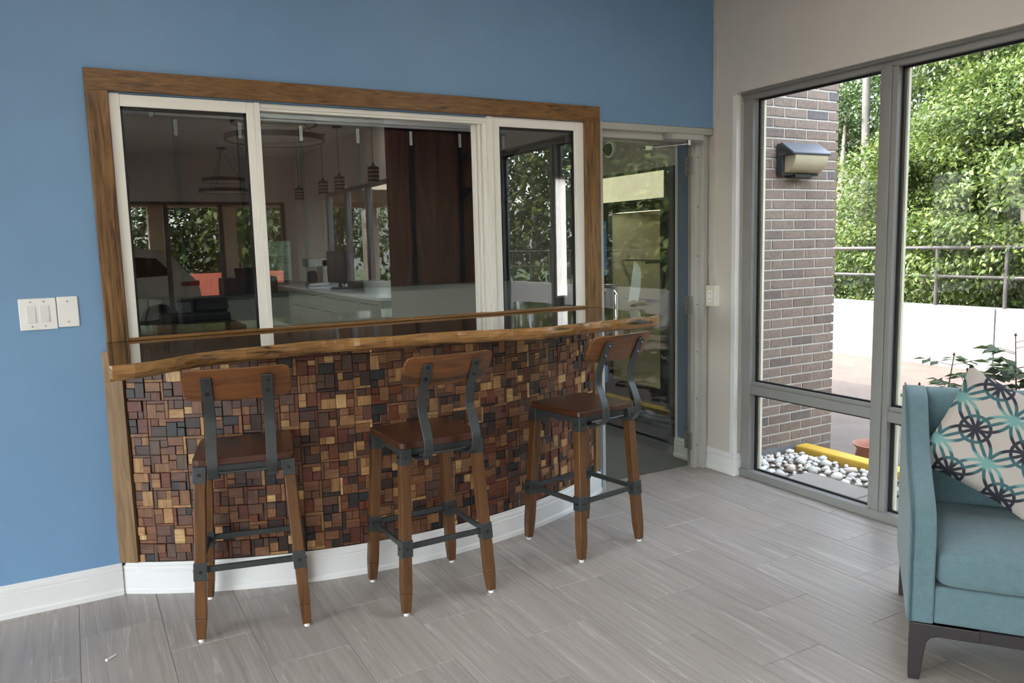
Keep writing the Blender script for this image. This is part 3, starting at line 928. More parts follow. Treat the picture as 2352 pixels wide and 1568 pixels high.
# ------------------------------------------------------------------ bar stools
def make_stool():
    r = empty('bar_stool', (0, 0, 0))
    # seat: dished board with rounded corners
    def rrect(hx, hy, c, k=4):
        out = []
        for (sx, sy, a0) in ((1, 1, 0), (-1, 1, 90), (-1, -1, 180), (1, -1, 270)):
            for m in range(k + 1):
                a = math.radians(a0 + 90 * m / k)
                out.append((sx * (hx - c) + c * math.cos(a), sy * (hy - c) + c * math.sin(a)))
        return out
    MB().prism(rrect(.182, .178, .022), .665, .692).build('seat', M_SEAT, r, True, bevel=.004)
    # curved backrest
    W2, H2, T2 = .187, .062, .016
    bk = MB()
    nx, nz = 16, 6
    def sk(u, v, side):
        x = (u * 2 - 1)
        z = (v * 2 - 1)
        ex = 1 - .05 * max(0, (abs(z) - .6) / .4) ** 3
        y = -.238 - .066 * (z + 1) * .5 + .030 * x * x
        return (x * W2 * ex, y + side * T2 / 2, .980 + z * H2 * (1 - .10 * max(0, (abs(x) - .9) / .1) ** 2))
    F = lambda u, v: sk(u, v, -1)
    B = lambda u, v: sk(u, v, 1)
    bk.grid(F, nx, nz)
    m0 = len(bk.v)
    bk.grid(B, nx, nz)
    def idx(i, j): return j * (nx + 1) + i
    rim = [idx(i, 0) for i in range(nx)] + [idx(nx, j) for j in range(nz)] + [idx(i, nz) for i in range(nx, 0, -1)] + [idx(0, j) for j in range(nz, 0, -1)]
    for k in range(len(rim)):
        a, b = rim[k], rim[(k + 1) % len(rim)]
        bk.f.append((a, b, b + m0, a + m0))
        bk.mi.append(0)
    bk.build('backrest', M_BACK, r, True, smooth=True, bevel=.004)
    tops = {}
    for sx in (-1, 1):
        for sy in (-1, 1):
            foot = Vector((sx * .192, sy * .190, .012))
            head = Vector((sx * .158, sy * .152, .664))
            tops[sx, sy] = (foot, head)
            lg = MB()
            d = head - foot
            mid = foot + d * .12
            lg.bar(mid, head, .042, .042, (0, 1, 0))
            lg.bar(foot, mid, .032, .032, (0, 1, 0), .042, .042)
            leg = lg.build('leg', M_LEG, r, True, bevel=.004)
            MB().disc((foot.x, foot.y, 0), (0, 0, 1), .011, .014, 12).build('foot_glide', M_PLATE, leg, True)
            for (t0, t1, nm) in ((.905, 1.0, 'seat_bracket'), (.345, .448, 'rail_bracket')):
                b = MB().bar(foot + d * t0, foot + d * t1, .048, .048, (0, 1, 0)).build(nm, M_STEEL, r, True, bevel=.002)
                c = foot + d * (t0 + t1) / 2
                MB().disc((c.x, c.y + sy * .024, c.z), (0, sy, 0), .0055, .003, 10).build('screw', M_SCREW, b, True)
                MB().disc((c.x + sx * .024, c.y, c.z), (sx, 0, 0), .0055, .003, 10).build('screw', M_SCREW, b, True)
    for (a, b) in (((-1, -1), (1, -1)), ((-1, 1), (1, 1)), ((-1, -1), (-1, 1)), ((1, -1), (1, 1))):
        for t, nm, hh in ((.398, 'foot_rail', .022), (.975, 'seat_rail', .026)):
            p = tops[a][0].lerp(tops[a][1], t)
            q = tops[b][0].lerp(tops[b][1], t)
            MB().bar(p, q, .014, hh).build(nm, M_STEEL, r, True, bevel=.0015)
    path = dense([(-.06, .634), (-.13, .630), (-.190, .628), (-.232, .640), (-.256, .674), (-.255, .715), (-.234, .765), (-.212, .81), (-.210, .85), (-.224, .90), (-.249, .95), (-.284, 1.014)], 4)
    MB().tube([(-.103, -.175, .634), (.103, -.175, .634)], .005, 8).build('cross_rod', M_STEEL, r, True)
    for sx in (-1, 1):
        st = MB()
        m = len(path)
        vs = []
        for k, (y, z) in enumerate(path):
            a, b = path[max(k - 1, 0)], path[min(k + 1, m - 1)]
            ty, tz = b[0] - a[0], b[1] - a[1]
            l = math.hypot(ty, tz)
            ny_, nz_ = -tz / l, ty / l
            for du, dn in ((-.019, 0), (.019, 0), (.019, .007), (-.019, .007)):
                vs.append((sx * .103 + du, y - .009 + ny_ * dn, z + nz_ * dn))
        fs = [(k * 4 + j, k * 4 + (j + 1) % 4, k * 4 + 4 + (j + 1) % 4, k * 4 + 4 + j) for k in range(m - 1) for j in range(4)] + [(0, 1, 2, 3), tuple((m - 1) * 4 + j for j in (3, 2, 1, 0))]
        st.add(vs, fs)
        s = st.build('back_support', M_STEEL, r, True, smooth=True, bevel=.0015)
        for y, z in ((-.292, .995), (-.268, .948)):
            MB().disc((sx * .103, y + .001, z), (0, -1, .5), .0065, .005, 10).build('screw', M_SCREW, s, True)
    return r
stool0 = make_stool()
for k, (x, y, rz, lab) in enumerate(((.552, -.493, -13.0, 'wooden bar stool with metal straps in front of the left end of the bar'),
                                     (1.246, -.657, 1.0, 'wooden bar stool with metal straps standing between the two other stools'),
                                     (2.100, -.570, 9.0, 'wooden bar stool with metal straps nearest the glass door'))):
    s = stool0 if k == 0 else copy_tree(stool0)
    s.location = (x, y, 0)
    s.rotation_euler = (0, 0, math.radians(rz))
    tag(s, lab, 'bar stool', 'bar stools along the counter')

# ------------------------------------------------------------------ switches, outlet, raceway
t = thing('light_switch', 'white two gang plate with a pair of rocker switches on blue wall', 'light switch', (-.121, 0, 1.16))
MB().box(-.186, -.056, -.007, 0, 1.158, 1.284).build('plate', M_PLATE, t, bevel=.004)
for x in (-.144, -.098):
    MB().box(x - .0175, x + .0175, -.009, -.007, 1.186, 1.256).build('rocker_surround', M_PLATE, t, bevel=.001)
    k = MB().hexa([(x - .0145, -.0085, 1.190), (x + .0145, -.0085, 1.190), (x + .0145, -.0140, 1.190), (x - .0145, -.0140, 1.190), (x - .0145, -.0085, 1.252), (x + .0145, -.0085, 1.252), (x + .0145, -.0098, 1.252), (x - .0145, -.0098, 1.252)])
    k.build('rocker', paint('rocker_plastic_%d' % int(-x * 1000), srgb(228, 226, 228), .3, 0, bumpy=0), t, bevel=.001)
    for z in (1.172, 1.270):
        MB().disc((x, -.007, z), (0, -1, 0), .0035, .0015, 10).build('screw', M_ZINC, t)
t = thing('blank_plate', 'blank white single gang cover plate next to the rocker switches', 'wall plate', (-.017, 0, 1.16))
MB().box(-.0535, .0215, -.006, 0, 1.163, 1.286).build('plate', M_PLATE, t, bevel=.004)
for z in (1.184, 1.266):
    MB().disc((-.016, -.006, z), (0, -1, 0), .0035, .0015, 10).build('screw', M_ZINC, t)
t = thing('power_outlet', 'white surface mounted power outlet on the beige wall by the window', 'outlet', (3.485, -.02, 1.04))
MB().box(3.447, 3.485, -.055, .022, 1.037, 1.168).build('back_box', M_PLATE, t, bevel=.003)
MB().box(3.442, 3.447, -.052, .019, 1.040, 1.165).build('cover_plate', M_IVORY, t, bevel=.002)
s = MB().box(3.440, 3.442, -.034, .001, 1.068, 1.138).build('socket', M_PLATE, t)
for zc in (1.085, 1.121):
    MB().box(3.4393, 3.440, -.026, -.023, zc - .005, zc + .006).box(3.4393, 3.440, -.012, -.009, zc - .004, zc + .005).build('slot', M_BLACK, s)
t = MB().box(3.470, 3.485, -.035, -.008, 1.168, H)
tag(t.build('cable_raceway', M_BEIGE, bevel=.002), 'slim beige cable raceway running up the wall from the outlet', 'raceway')

# ------------------------------------------------------------------ behind the service window
tag(MB().box(-.95, 3.05, 1.826, 1.849, 1.165, 2.310).build('wall_panel', M_PANEL, bevel=.002), 'dark mahogany wall panel behind the service window', 'panel')
names = ['leftmost', 'second from the left', 'third from the left', 'fourth from the left', 'third from the right', 'second from the right', 'rightmost']
for k, x in enumerate((.66, 1.05, 1.45, 1.85, 2.25, 2.645, 3.02)):
    t = thing('shelf_standard', 'black slotted shelf standard on the mahogany panel, ' + names[k], 'shelf standard', (x, 1.82, 1.17), group='shelf standards behind the window')
    MB().box(x - .014, x + .014, 1.808, 1.826, 1.172, 2.305).build('rail', M_REGI, t)
    sl_ = MB()
    for z in range(28):
        for dx in (-.005, .005):
            sl_.box(x + dx - .002, x + dx + .002, 1.8068, 1.808, 1.20 + z * .035, 1.222 + z * .035)
    sl_.build('slots', paint('slot_black', srgb(6, 8, 9), .8, 0, bumpy=0) if 'slot_black' not in MATS else MATS['slot_black'], t)
    MB().box(x - .011, x + .011, 1.806, 1.808, 2.185, 2.285).build('sticker', M_PAPER, t)
    if k >= 5:
        for z in (2.155, 1.875):
            MB().prism([(1.808, z - .075), (1.808, z), (1.56, z + .004), (1.56, z - .006)], x - .004, x + .004, 0).build('bracket', M_REGI, t)
t = thing('strip_light', 'white strip light fitting along the top of the mahogany panel', 'light', (1.69, 1.79, 2.30))
MB().box(.53, 2.845, 1.76, 1.825, 2.318, 2.345).tube([(.54, 1.79, 2.315), (2.84, 1.79, 2.315)], .016, 12).build('body', M_WHITE, t, smooth=True)
for x in (.52, 2.845):
    MB().box(x - .012, x + .012, 1.765, 1.818, 2.292, 2.347).build('end_cap', M_WHITE, t)

t = thing('service_desk', 'low service desk with a varnished board top behind the left window pane', 'desk', (.45, .4, 0))
MB().box(.2, .95, .14, .78, 0, 1.075).build('body', M_GREYWALL, t)
MB().box(.205, .70, .125, .74, 1.075, 1.110).build('board_top', wood('varnished_board', [(0.3, srgb(80, 66, 46)), (0.7, srgb(128, 112, 84))], (1, 14, 14), 2.5, .08), t, bevel=.002)
MB().box(.22, .70, .122, .125, 1.075, 1.10).build('black_edge', M_BLACK, t)
t = thing('cash_register', 'black cash register with a small grey display on the service desk', 'cash register', (.53, .55, 1.11))
MB().box(.375, .690, .46, .66, 1.111, 1.150).build('base', M_REGI, t, bevel=.008)
MB().hexa([(.375, .52, 1.150), (.688, .52, 1.150), (.688, .66, 1.150), (.375, .66, 1.150), (.380, .57, 1.215), (.688, .57, 1.215), (.688, .66, 1.215), (.380, .66, 1.215)]).build('housing', M_REGI, t, bevel=.006)
d = MB().hexa([(.385, .487, 1.147), (.525, .487, 1.147), (.525, .53, 1.147), (.385, .53, 1.147), (.392, .525, 1.222), (.525, .525, 1.222), (.525, .57, 1.222), (.392, .57, 1.222)]).build('display_head', M_REGI, t, bevel=.004)
MB().hexa([(.402, .4905, 1.158), (.512, .4905, 1.158), (.512, .50, 1.158), (.402, .50, 1.158), (.402, .5145, 1.206), (.512, .5145, 1.206), (.512, .53, 1.206), (.402, .53, 1.206)]).build('lcd', M_LCD, d)
MB().hexa([(.535, .500, 1.165), (.69, .500, 1.165), (.69, .51, 1.165), (.535, .51, 1.165), (.535, .53, 1.222), (.69, .53, 1.222), (.69, .58, 1.222), (.535, .58, 1.222)]).build('printer_lid', M_REGI, t, bevel=.003)
(MB().tube([(.375, .6, 1.12), (.31, .55, 1.116), (.30, .5, 1.12), (.33, .62, 1.18), (.335, .7, 1.25), (.30, .75, 1.30), (.23, .76, 1.315)], .004, 8).build('cord', M_BLACK, t, smooth=True))

# printed certificate taped to the sliding pane
t = thing('certificate', 'pale green printed certificate with number 24 and round seal on sliding glass', 'certificate', (.853, .0585, 1.312))
MB().box(.799, .907, .0578, .0588, 1.312, 1.492).build('sheet', M_CERT, t)
ink = MB()
rng = random.Random(8)
def line(x0, x1, z, h=.0011):
    ink.box(x0, x1, .0572, .0578, z, z + h)
line(.805, .895, 1.484); line(.826, .856, 1.466, .0016)
for z in (1.4555, 1.447, 1.4385):
    line(.854, .892 - rng.random() * .012, z)
for z in (1.422, 1.417, 1.409, 1.404, 1.396):
    line(.806, .900 - rng.random() * .004, z)
line(.872, .898, 1.389, .0016)
for z in (1.345, 1.340, 1.335):
    line(.808, .896 - rng.random() * .008, z)
line(.852, .894, 1.324, .0014)
ink.build('print', M_INK, t)
seal = MB()
cxs, czs = .838, 1.364
for ra, rb in ((.0125, .0135), (.0085, .0093)):
    for k in range(28):
        a0, a1 = 2 * PI * k / 28, 2 * PI * (k + 1) / 28
        seal.prism([(cxs + ra * math.cos(a0), czs + ra * math.sin(a0)), (cxs + rb * math.cos(a0), czs + rb * math.sin(a0)), (cxs + rb * math.cos(a1), czs + rb * math.sin(a1)), (cxs + ra * math.cos(a1), czs + ra * math.sin(a1))], .0572, .0578, 1)
for k in range(5):
    a = PI / 2 + 2 * PI * k / 5
    b = a + 4 * PI / 5
    seal.bar((cxs + .0075 * math.cos(a), .0575, czs + .0075 * math.sin(a)), (cxs + .0075 * math.cos(b), .0575, czs + .0075 * math.sin(b)), .0006, .001, (0, 1, 0))
seal.build('seal', M_INK, t)
def text(body, size, loc, rot, mat, parent, name):
    cu = bpy.data.curves.new(name, 'FONT')
    cu.body = body
    cu.size = size
    cu.extrude = .0002
    o = bpy.data.objects.new(name, cu)
    COL.objects.link(o)
    bpy.context.view_layer.update()
    me = bpy.data.meshes.new_from_object(o.evaluated_get(bpy.context.evaluated_depsgraph_get()))
    bpy.data.objects.remove(o)
    me.materials.clear()
    me.materials.append(mat)
    q = bpy.data.objects.new(name, me)
    COL.objects.link(q)
    q.parent = parent
    q.location = Vector(loc) - Vector(ORG[parent.name])
    q.rotation_euler = rot
    return q
text('24', .016, (.879, .0575, 1.4625), (PI / 2, 0, 0), M_INK, t, 'number')

# ------------------------------------------------------------------ drinks cooler in the passage
t = thing('drinks_cooler', 'tall black drinks cooler with a lit blank header in the passage', 'cooler', (3.95, .97, 0))
w = MB()
w.box(3.62, 4.35, .50, .56, .08, 1.95).box(3.62, 4.35, 1.40, 1.46, .08, 1.95).box(3.62, 4.35, .5, 1.46, 1.68, 1.95).box(3.62, 4.35, .5, 1.46, .08, .36).box(4.29, 4.35, .5, 1.46, .08, 1.95).box(3.66, 4.3, .52, 1.44, 0, .08)
w.build('shell', M_CABIN, t)
w = MB()
w.box(3.70, 4.288, .561, .575, .361, 1.679).box(3.70, 4.288, 1.385, 1.399, .361, 1.679).box(3.70, 4.288, .575, 1.385, .361, .375).box(3.70, 4.288, .575, 1.385, 1.665, 1.679).box(4.27, 4.288, .575, 1.385, .375, 1.665)
w.build('liner', M_COOLIN, t)
f = MB()
f.box(3.60, 3.64, .50, .645, .30, 1.735).box(3.60, 3.64, 1.245, 1.46, .30, 1.735).box(3.60, 3.64, .645, 1.245, 1.665, 1.735).box(3.60, 3.64, .645, 1.245, .30, .395)
dr = f.build('door', M_CABIN, t, bevel=.004)
MB().box(3.615, 3.622, .64, 1.25, .39, 1.67).build('glass', M_GLASS, dr)
hd = emit('lit_header', (1.0, .93, .64), 0.17)
h_ = MB().box(3.598, 3.62, .50, 1.46, 1.735, 1.95).build('header', M_CABIN, t)
MB().box(3.592, 3.598, .60, 1.38, 1.745, 1.928).build('lit_panel', hd, h_)
MB().tube([(3.652, .64, 1.672), (3.652, 1.25, 1.672)], .005, 10).build('interior_lamp', emit('cooler_tube', (1, .93, .75), 22.0), t)
for y in (1.05,):
    MB().box(4.255, 4.27, y - .012, y + .012, .40, 1.55).build('shelf_rail', M_RAIL, t)
    for z in (1.28, .98):
        MB().box(3.80, 4.26, y - .006, y + .006, z, z + .02).box(3.82, 3.84, .60, 1.36, z + .02, z + .03).build('shelf_arm', M_RAIL, t)
for k in range(5):
    MB().box(3.598, 3.66, .52, 1.44, .10 + k * .036, .122 + k * .036).build('grille_slat', M_CABIN, t)
t = thing('dome_camera', 'small white dome security camera high on the passage wall', 'camera', (4.5, 2.40, 2.28))
MB().tube([(4.499, 2.40, 2.30), (4.46, 2.40, 2.30)], .075, 20).build('base', M_PLATE, t)
MB().tube([(4.46, 2.40, 2.30), (4.43, 2.40, 2.30), (4.405, 2.40, 2.30)], [.06, .05, .02], 20).build('dome', M_REGI, t, smooth=True)
# ------------------------------------------------------------------ armchair and cushion
t = thing('armchair', 'teal upholstered armchair with dark wooden legs by the window', 'armchair', (2.318, -2.169, 0), math.radians(-53))
CW, CD = .66, .70
# dark wooden underframe with bracketed legs
def legp(x0, s):
    """front view profile (x, z) of a leg with the curved bracket running into the rail"""
    pts = [(0, 0), (0, .195), (.20, .195), (.20, .155), (.085, .155), (.062, .148), (.050, .130), (.046, .10), (.034, 0)]
    return [(x0 + s * a, b) for a, b in pts]
for x0, s in ((-.020, 1), (CW - .02, -1)):
    for y0 in (-.005, CD - .05):
        MB().prism(legp(x0, s), y0, y0 + .040, 1).build('leg', M_ESPRESSO, t, True, bevel=.003)
MB().box(.05, CW - .09, 0, .03, .155, .195).box(.05, CW - .09, CD - .04, CD - .01, .155, .195).box(-.015, .02, .03, CD - .03, .155, .195).box(CW - .055, CW - .02, .03, CD - .03, .155, .195).build('base_rail', M_ESPRESSO, t, True)
def sweep_arm(x0, x1):
    prof = dense([(0, .195), (-.006, .30), (-.006, .42), (.0, .50), (.02, .545), (.06, .575), (.13, .60), (.24, .635), (.36, .69), (.46, .775), (.53, .835), (.60, .858), (.68, .860), (.71, .855)], 3) + [(.715, .195)]
    return MB().prism(prof, x0, x1, 0)
sweep_arm(-.030, .048).build('arm', M_TEAL, t, True, smooth=True, bevel=.012, seg=3)
sweep_arm(CW - .088, CW - .01).build('arm', M_TEAL, t, True, smooth=True, bevel=.012, seg=3)
for xx in (-.022, CW - .018):
    pr = dense([(-.007, .20), (-.011, .30), (-.011, .42), (-.005, .505), (.018, .552), (.06, .580), (.13, .605), (.24, .640), (.36, .696), (.46, .781), (.53, .840), (.60, .863), (.70, .865)], 4)
    MB().tube([(xx, y, z) for y, z in pr], .0035, 6).build('piping', M_TEALDK, t, True, smooth=True)
MB().box(.046, CW - .086, .004, .09, .196, .322).build('front_panel', M_TEAL, t, True, smooth=True, bevel=.010, seg=3)
MB().box(.046, CW - .086, .09, .62, .22, .30).build('seat_deck', M_TEAL, t, True)
# backrest: slightly raked, rounded top
MB().prism(dense([(.52, .30), (.545, .45), (.565, .60), (.58, .75), (.59, .82), (.61, .852), (.65, .862), (.70, .855)], 3) + [(.712, .30)], .044, CW - .084, 0).build('backrest', M_TEAL, t, True, smooth=True, bevel=.012, seg=3)
def sup(v, p):
    return math.copysign(abs(v) ** p, v)
def pillowbox(x0, x1, y0, y1, z0, z1, e1=.22, e2=.35, n=32, m=16, crown=.0):
    cx, cy_, cz = (x0 + x1) / 2, (y0 + y1) / 2, (z0 + z1) / 2
    b = MB()
    def fn(u, v):
        th, ph = u * 2 * PI, (v - .5) * PI
        c, s = math.cos(ph), math.sin(ph)
        X = sup(math.cos(th), e1) * sup(c, e2)
        Y = sup(math.sin(th), e1) * sup(c, e2)
        Z = sup(s, e2)
        return (cx + X * (x1 - x0) / 2, cy_ + Y * (y1 - y0) / 2, cz + Z * (z1 - z0) / 2 + crown * max(0, Z) * (1 - X * X) * (1 - Y * Y))
    return b.grid(fn, n, m)
pillowbox(.05, CW - .09, -.012, .56, .318, .446, .16, .30, 64, 24, .012).build('seat_cushion', M_TEAL, t, True, smooth=True)
# square cushion leaning in the left corner of the chair
def pillow(s, th):
    b = MB()
    n = 28
    for side in (-1, 1):
        def fn(u, v):
            x, y = u * 2 - 1, v * 2 - 1
            k = 1 - .085 * (1 - abs(x) ** 2.2) * abs(y) ** 3
            k2 = 1 - .085 * (1 - abs(y) ** 2.2) * abs(x) ** 3
            h = max(0, (1 - x * x) * (1 - y * y)) ** .42
            return (x * s / 2 * k2, y * s / 2 * k, side * th / 2 * h)
        b.grid(fn, n, n)
    return b
cu = pillow(.405, .125).build('throw_cushion', M_CUSH, org=(0, 0, 0), smooth=True)
ch = Matrix.Translation((2.318, -2.169, 0)) @ Matrix.Rotation(math.radians(-53), 4, 'Z')
cu.matrix_world = ch @ Matrix.Translation((.265, .435, .712)) @ Matrix.Rotation(math.radians(76), 4, 'X') @ Matrix.Rotation(math.radians(-27), 4, 'Z')
tag(cu, 'square cushion printed with navy and teal interlaced rings on the armchair', 'cushion')

# ------------------------------------------------------------------ outdoors
gr = MB().box(4.36, 9.05, -40, 40, -.35, -.12).box(-40, 4.36, -60, YB - .3, -.35, -.12).box(-40, XL - .5, YB - .3, 40, -.35, -.12)
struct(gr, 'ground', M_ASPH)
struct(MB().box(9.05, 60, -60, 60, -.60, -.30).box(-40, 9.05, -90, -24, -.30, -.10), 'ground_woodland', M_GRASS)
struct(MB().box(3.60, 4.36, -9, .14, -.30, -.060), 'planting_bed', M_SOIL)
for k in range(4):
    tag(MB().box(3.605, 3.985, -.335 - (k + 1) * .50, -.345 - k * .50, -.058, -.024).build('paving_slab', M_SLAB, bevel=.006),
        'flat grey paving slab along the window, ' + ('nearest the brick wall', 'second from the brick wall', 'third from the brick wall', 'fourth from the brick wall')[k], 'paving slab', 'slabs along the window')
tag(MB().box(4.36, 4.48, -9, .10, -.14, .0).build('kerb', M_YELLOW, bevel=.012), 'yellow painted kerb edging the gravel bed', 'kerb')

# brick wall with individually laid bricks
bw = MB().box(3.62, 4.76, .140, .275, -.16, 3.25).box(4.62, 4.76, .275, 3.4, -.16, 3.25).box(-1.2, 4.76, 3.3, 3.42, -.16, .86).box(-1.2, 4.33, 3.3, 3.42, .86, 3.25).box(4.59, 4.76, 3.3, 3.42, .86, 3.25).box(-1.2, 4.76, .28, 3.42, 2.9, 3.25)
bw = struct(bw, 'wall_brick', M_MORTAR)
BWD, BHT, PX, PZ = .2025, .0553, .2145, .0672
bm_ = {}
for j in range(49):
    z = -.075 + j * PZ
    x = 4.778 if j % 2 == 0 else 4.778 - PX / 2 + .0
    if j % 2:
        key = 'h'
        if key not in bm_:
            bm_[key] = MB().cbox(-.0475, .0475, -BHT / 2, BHT / 2, -.012, .006, .002).mesh('brick', M_BRICK)
        inst('brick', bm_[key], bw, (4.778 - .0475, .140, z), (PI / 2, 0, 0))
        x = 4.778 - PX / 2
    while x - .04 > 3.64:
        x0 = max(x - BWD, 3.63)
        wd = round(x - x0, 4)
        if wd not in bm_:
            bm_[wd] = MB().cbox(-wd / 2, wd / 2, -BHT / 2, BHT / 2, -.012, .006, .002).mesh('brick', M_BRICK)
        inst('brick', bm_[wd], bw, ((x + x0) / 2, .140, z), (PI / 2, 0, 0))
        x -= PX
MB().box(3.64, 4.785, .118, .140, -.16, -.105).build('footing', M_SLAB, bw)

t = thing('wall_lamp', 'grey wedge shaped wall lamp with cream lens on the brick wall', 'wall lamp', (4.34, .13, 1.86))
M_LAMPB = paint('bronze_lamp_body', srgb(48, 50, 54), .45, .08)
MB().prism([(.130, 1.862), (.130, 2.068), (.085, 2.072), (-.015, 1.998), (-.010, 1.985), (.078, 1.985), (.078, 1.862)], 4.165, 4.515, 0).build('housing', M_LAMPB, t, bevel=.004)
MB().prism([(.083, 2.077), (-.022, 2.001), (-.022, 1.990), (-.012, 1.990), (.088, 2.066)], 4.158, 4.522, 0).build('hood', paint('grey_hood', srgb(70, 75, 84), .4, .05), t, bevel=.002)
lens = dense([(-.014, 1.988), (-.012, 1.96), (.002, 1.925), (.03, 1.895), (.066, 1.878)], 4) + [(.079, 1.878), (.079, 1.988)]
MB().prism(lens, 4.185, 4.500, 0).build('lens', paint('cream_lens', srgb(178, 168, 142), .25, .05), t, smooth=True, bevel=.003)
MB().box(4.27, 4.42, .06, .13, 1.850, 1.866).build('base_lip', M_LAMPB, t)

# river stones
import mathutils
rng = random.Random(21)
st_me = []
for k in range(7):
    bm = bmesh.new()
    bmesh.ops.create_icosphere(bm, subdivisions=2 if k < 2 else 1, radius=1.0)
    ax = (1.0, rng.uniform(.62, .85), rng.uniform(.45, .62))
    for v in bm.verts:
        nn = mathutils.noise.noise(v.co * 1.1 + Vector((k * 7, 0, 0)))
        v.co = Vector((v.co.x * ax[0], v.co.y * ax[1], v.co.z * ax[2])) * (1 + .22 * nn)
    me = bpy.data.meshes.new('river_stone')
    bm.to_mesh(me)
    bm.free()
    me.materials.append(M_STONE)
    me.polygons.foreach_set('use_smooth', [True] * len(me.polygons))
    st_me.append(me)
placed = []
tries = 0
while len(placed) < 270 and tries < 20000:
    tries += 1
    x, y = rng.uniform(3.63, 4.35), .11 - 1.75 * rng.random() ** 1.3
    if x < 4.0 and y < -.33:
        continue
    r = rng.choice((.018, .022, .026, .03, .035, .042, .05))
    if any((x - a) ** 2 + (y - b) ** 2 < (.72 * (r + c)) ** 2 for a, b, c in placed):
        continue
    placed.append((x, y, r))
    o = bpy.data.objects.new('river_stone', rng.choice(st_me))
    COL.objects.link(o)
    o.location = (x, y, -.056 + r * .40)
    o.scale = (r, r, r)
    o.rotation_euler = (rng.uniform(-.3, .3), rng.uniform(-.3, .3), rng.uniform(0, 6.28))
    tag(o, 'rounded white river stone lying in the gravel bed outside the window', 'stone', 'white river stones in the gravel bed')

t = thing('plant_pot', 'terracotta pot with a rolled rim standing behind the yellow kerb', 'pot', (4.70, -.28, -.12))
MB().lathe([(.085, 0), (.105, .03), (.118, .07), (.112, .105), (.106, .12), (.118, .135), (.135, .150), (.138, .158), (.128, .160), (.108, .140), (.100, .11), (.0, .10)], 32, (4.70, -.28, -.12), cap=False).build('bowl', M_TERRA, t, smooth=True)
MB().disc((4.70, -.28, -.02), (0, 0, 1), .098, .006, 24).build('soil', M_SOIL, t)

def np_mesh(name, V, F, mat):
    me = bpy.data.meshes.new(name)
    n, m = len(V), len(F)
    k = F.shape[1]
    me.vertices.add(n)
    me.vertices.foreach_set('co', V.astype(np.float32).ravel())
    me.loops.add(m * k)
    me.loops.foreach_set('vertex_index', F.astype(np.int32).ravel())
    me.polygons.add(m)
    me.polygons.foreach_set('loop_start', np.arange(0, m * k, k, dtype=np.int32))
    me.polygons.foreach_set('loop_total', np.full(m, k, dtype=np.int32))
    me.update(calc_edges=True)
    me.materials.append(mat)
    return me
def leaves(P, D, Nn, L, Wd):
    """rhombic leaves: base P, direction D, normal Nn, length L, half width Wd"""
    S = np.cross(D, Nn)
    S /= np.linalg.norm(S, axis=1)[:, None] + 1e-9
    a = P
    b = P + D * (L * .45)[:, None] + S * Wd[:, None]
    c = P + D * L[:, None] - Nn * (L * .12)[:, None]
    d = P + D * (L * .45)[:, None] - S * Wd[:, None]
    V = np.stack([a, b, c, d], 1).reshape(-1, 3)
    F = np.arange(len(V)).reshape(-1, 4)
    return V, F
def unit(a):
    return a / (np.linalg.norm(a, axis=1)[:, None] + 1e-9)
def broadleaf(x, y, zb, h, rx, n, seed, lab, mat=None, leaf=.11, cl=60, trunk=.10, group='trees beyond the parapet', zlow=.15):
    g = np.random.default_rng(seed)
    t = thing('leafy_tree', lab, 'tree', (x, y, zb), group=group)
    nc = n // cl
    nb = max(26, int(rx * h * 9))
    ub = unit(g.normal(size=(nb, 3)))
    hc = h * (1 - zlow) / 2
    Bc = ub * (g.uniform(.45, 1.0, nb) ** .6)[:, None] * np.array([rx, rx, hc]) + np.array([0, 0, zlow * h + hc])
    bi = g.integers(0, nb, nc)
    u = unit(ub[bi] + g.normal(size=(nc, 3)) * .25)
    sp = .27 * (leaf / .07) ** .5
    co = g.normal(size=(nc, 3)) * np.array([sp, sp, sp * .55])
    C = Bc[bi] + co
    C[:, 2] -= (co[:, 0] ** 2 + co[:, 1] ** 2) * .8
    out = unit(u * np.array([1, 1, .4]) + np.array([0, 0, .1]))
    k = np.repeat(np.arange(nc), cl)
    m = len(k)
    off = g.normal(size=(m, 3)) * np.array([.19, .19, .07]) * (leaf / .11)
    P = C[k] + off + out[k] * g.uniform(-.05, .25, m)[:, None]
    P[:, 2] -= (off[:, 0] ** 2 + off[:, 1] ** 2) * .9
    D = unit(out[k] * .8 + g.normal(size=(m, 3)) * .75 + np.array([0, 0, -.35]))
    Nn = unit(np.array([0, 0, 1.0]) + g.normal(size=(m, 3)) * .5 + out[k] * .35)
    L = g.uniform(.65, 1.25, m) * leaf
    V, F = leaves(P, D, Nn, L, L * .27)
    o = bpy.data.objects.new('foliage', np_mesh('foliage', V, F, mat or M_LEAF))
    COL.objects.link(o)
    o.parent = t
    o['kind'] = 'stuff'
    b = MB()
    b.tube([(0, 0, -.3), (.03, .02, h * .3), (-.03, .04, h * .6), (.02, 0, h * .9)], [trunk, trunk * .85, trunk * .55, trunk * .2], 10)
    rg = random.Random(seed)
    for q in range(7):
        a = rg.uniform(0, 6.28)
        z = h * rg.uniform(.25, .7)
        b.tube([(0, 0, z), (math.cos(a) * rx * .4, math.sin(a) * rx * .4, z + h * .10), (math.cos(a) * rx * .8, math.sin(a) * rx * .8, z + h * .16)], [trunk * .4, trunk * .28, trunk * .1], 6)
    b.build('trunk', M_BARK, t, True, smooth=True)
    return t
BL = broadleaf
BL(10.35, 1.75, -.4, 4.6, 1.15, 52000, 1, 'bright green broadleaf tree right behind the railing at the photo edge', leaf=.068)
BL(10.8, 3.35, -.4, 3.5, .95, 34000, 2, 'low bright green broadleaf tree behind the railing left of the window mullion', leaf=.066)
BL(11.9, 2.5, -.4, 6.2, 1.45, 56000, 3, 'tall broadleaf tree in the middle of the woodland behind the railing', leaf=.07)
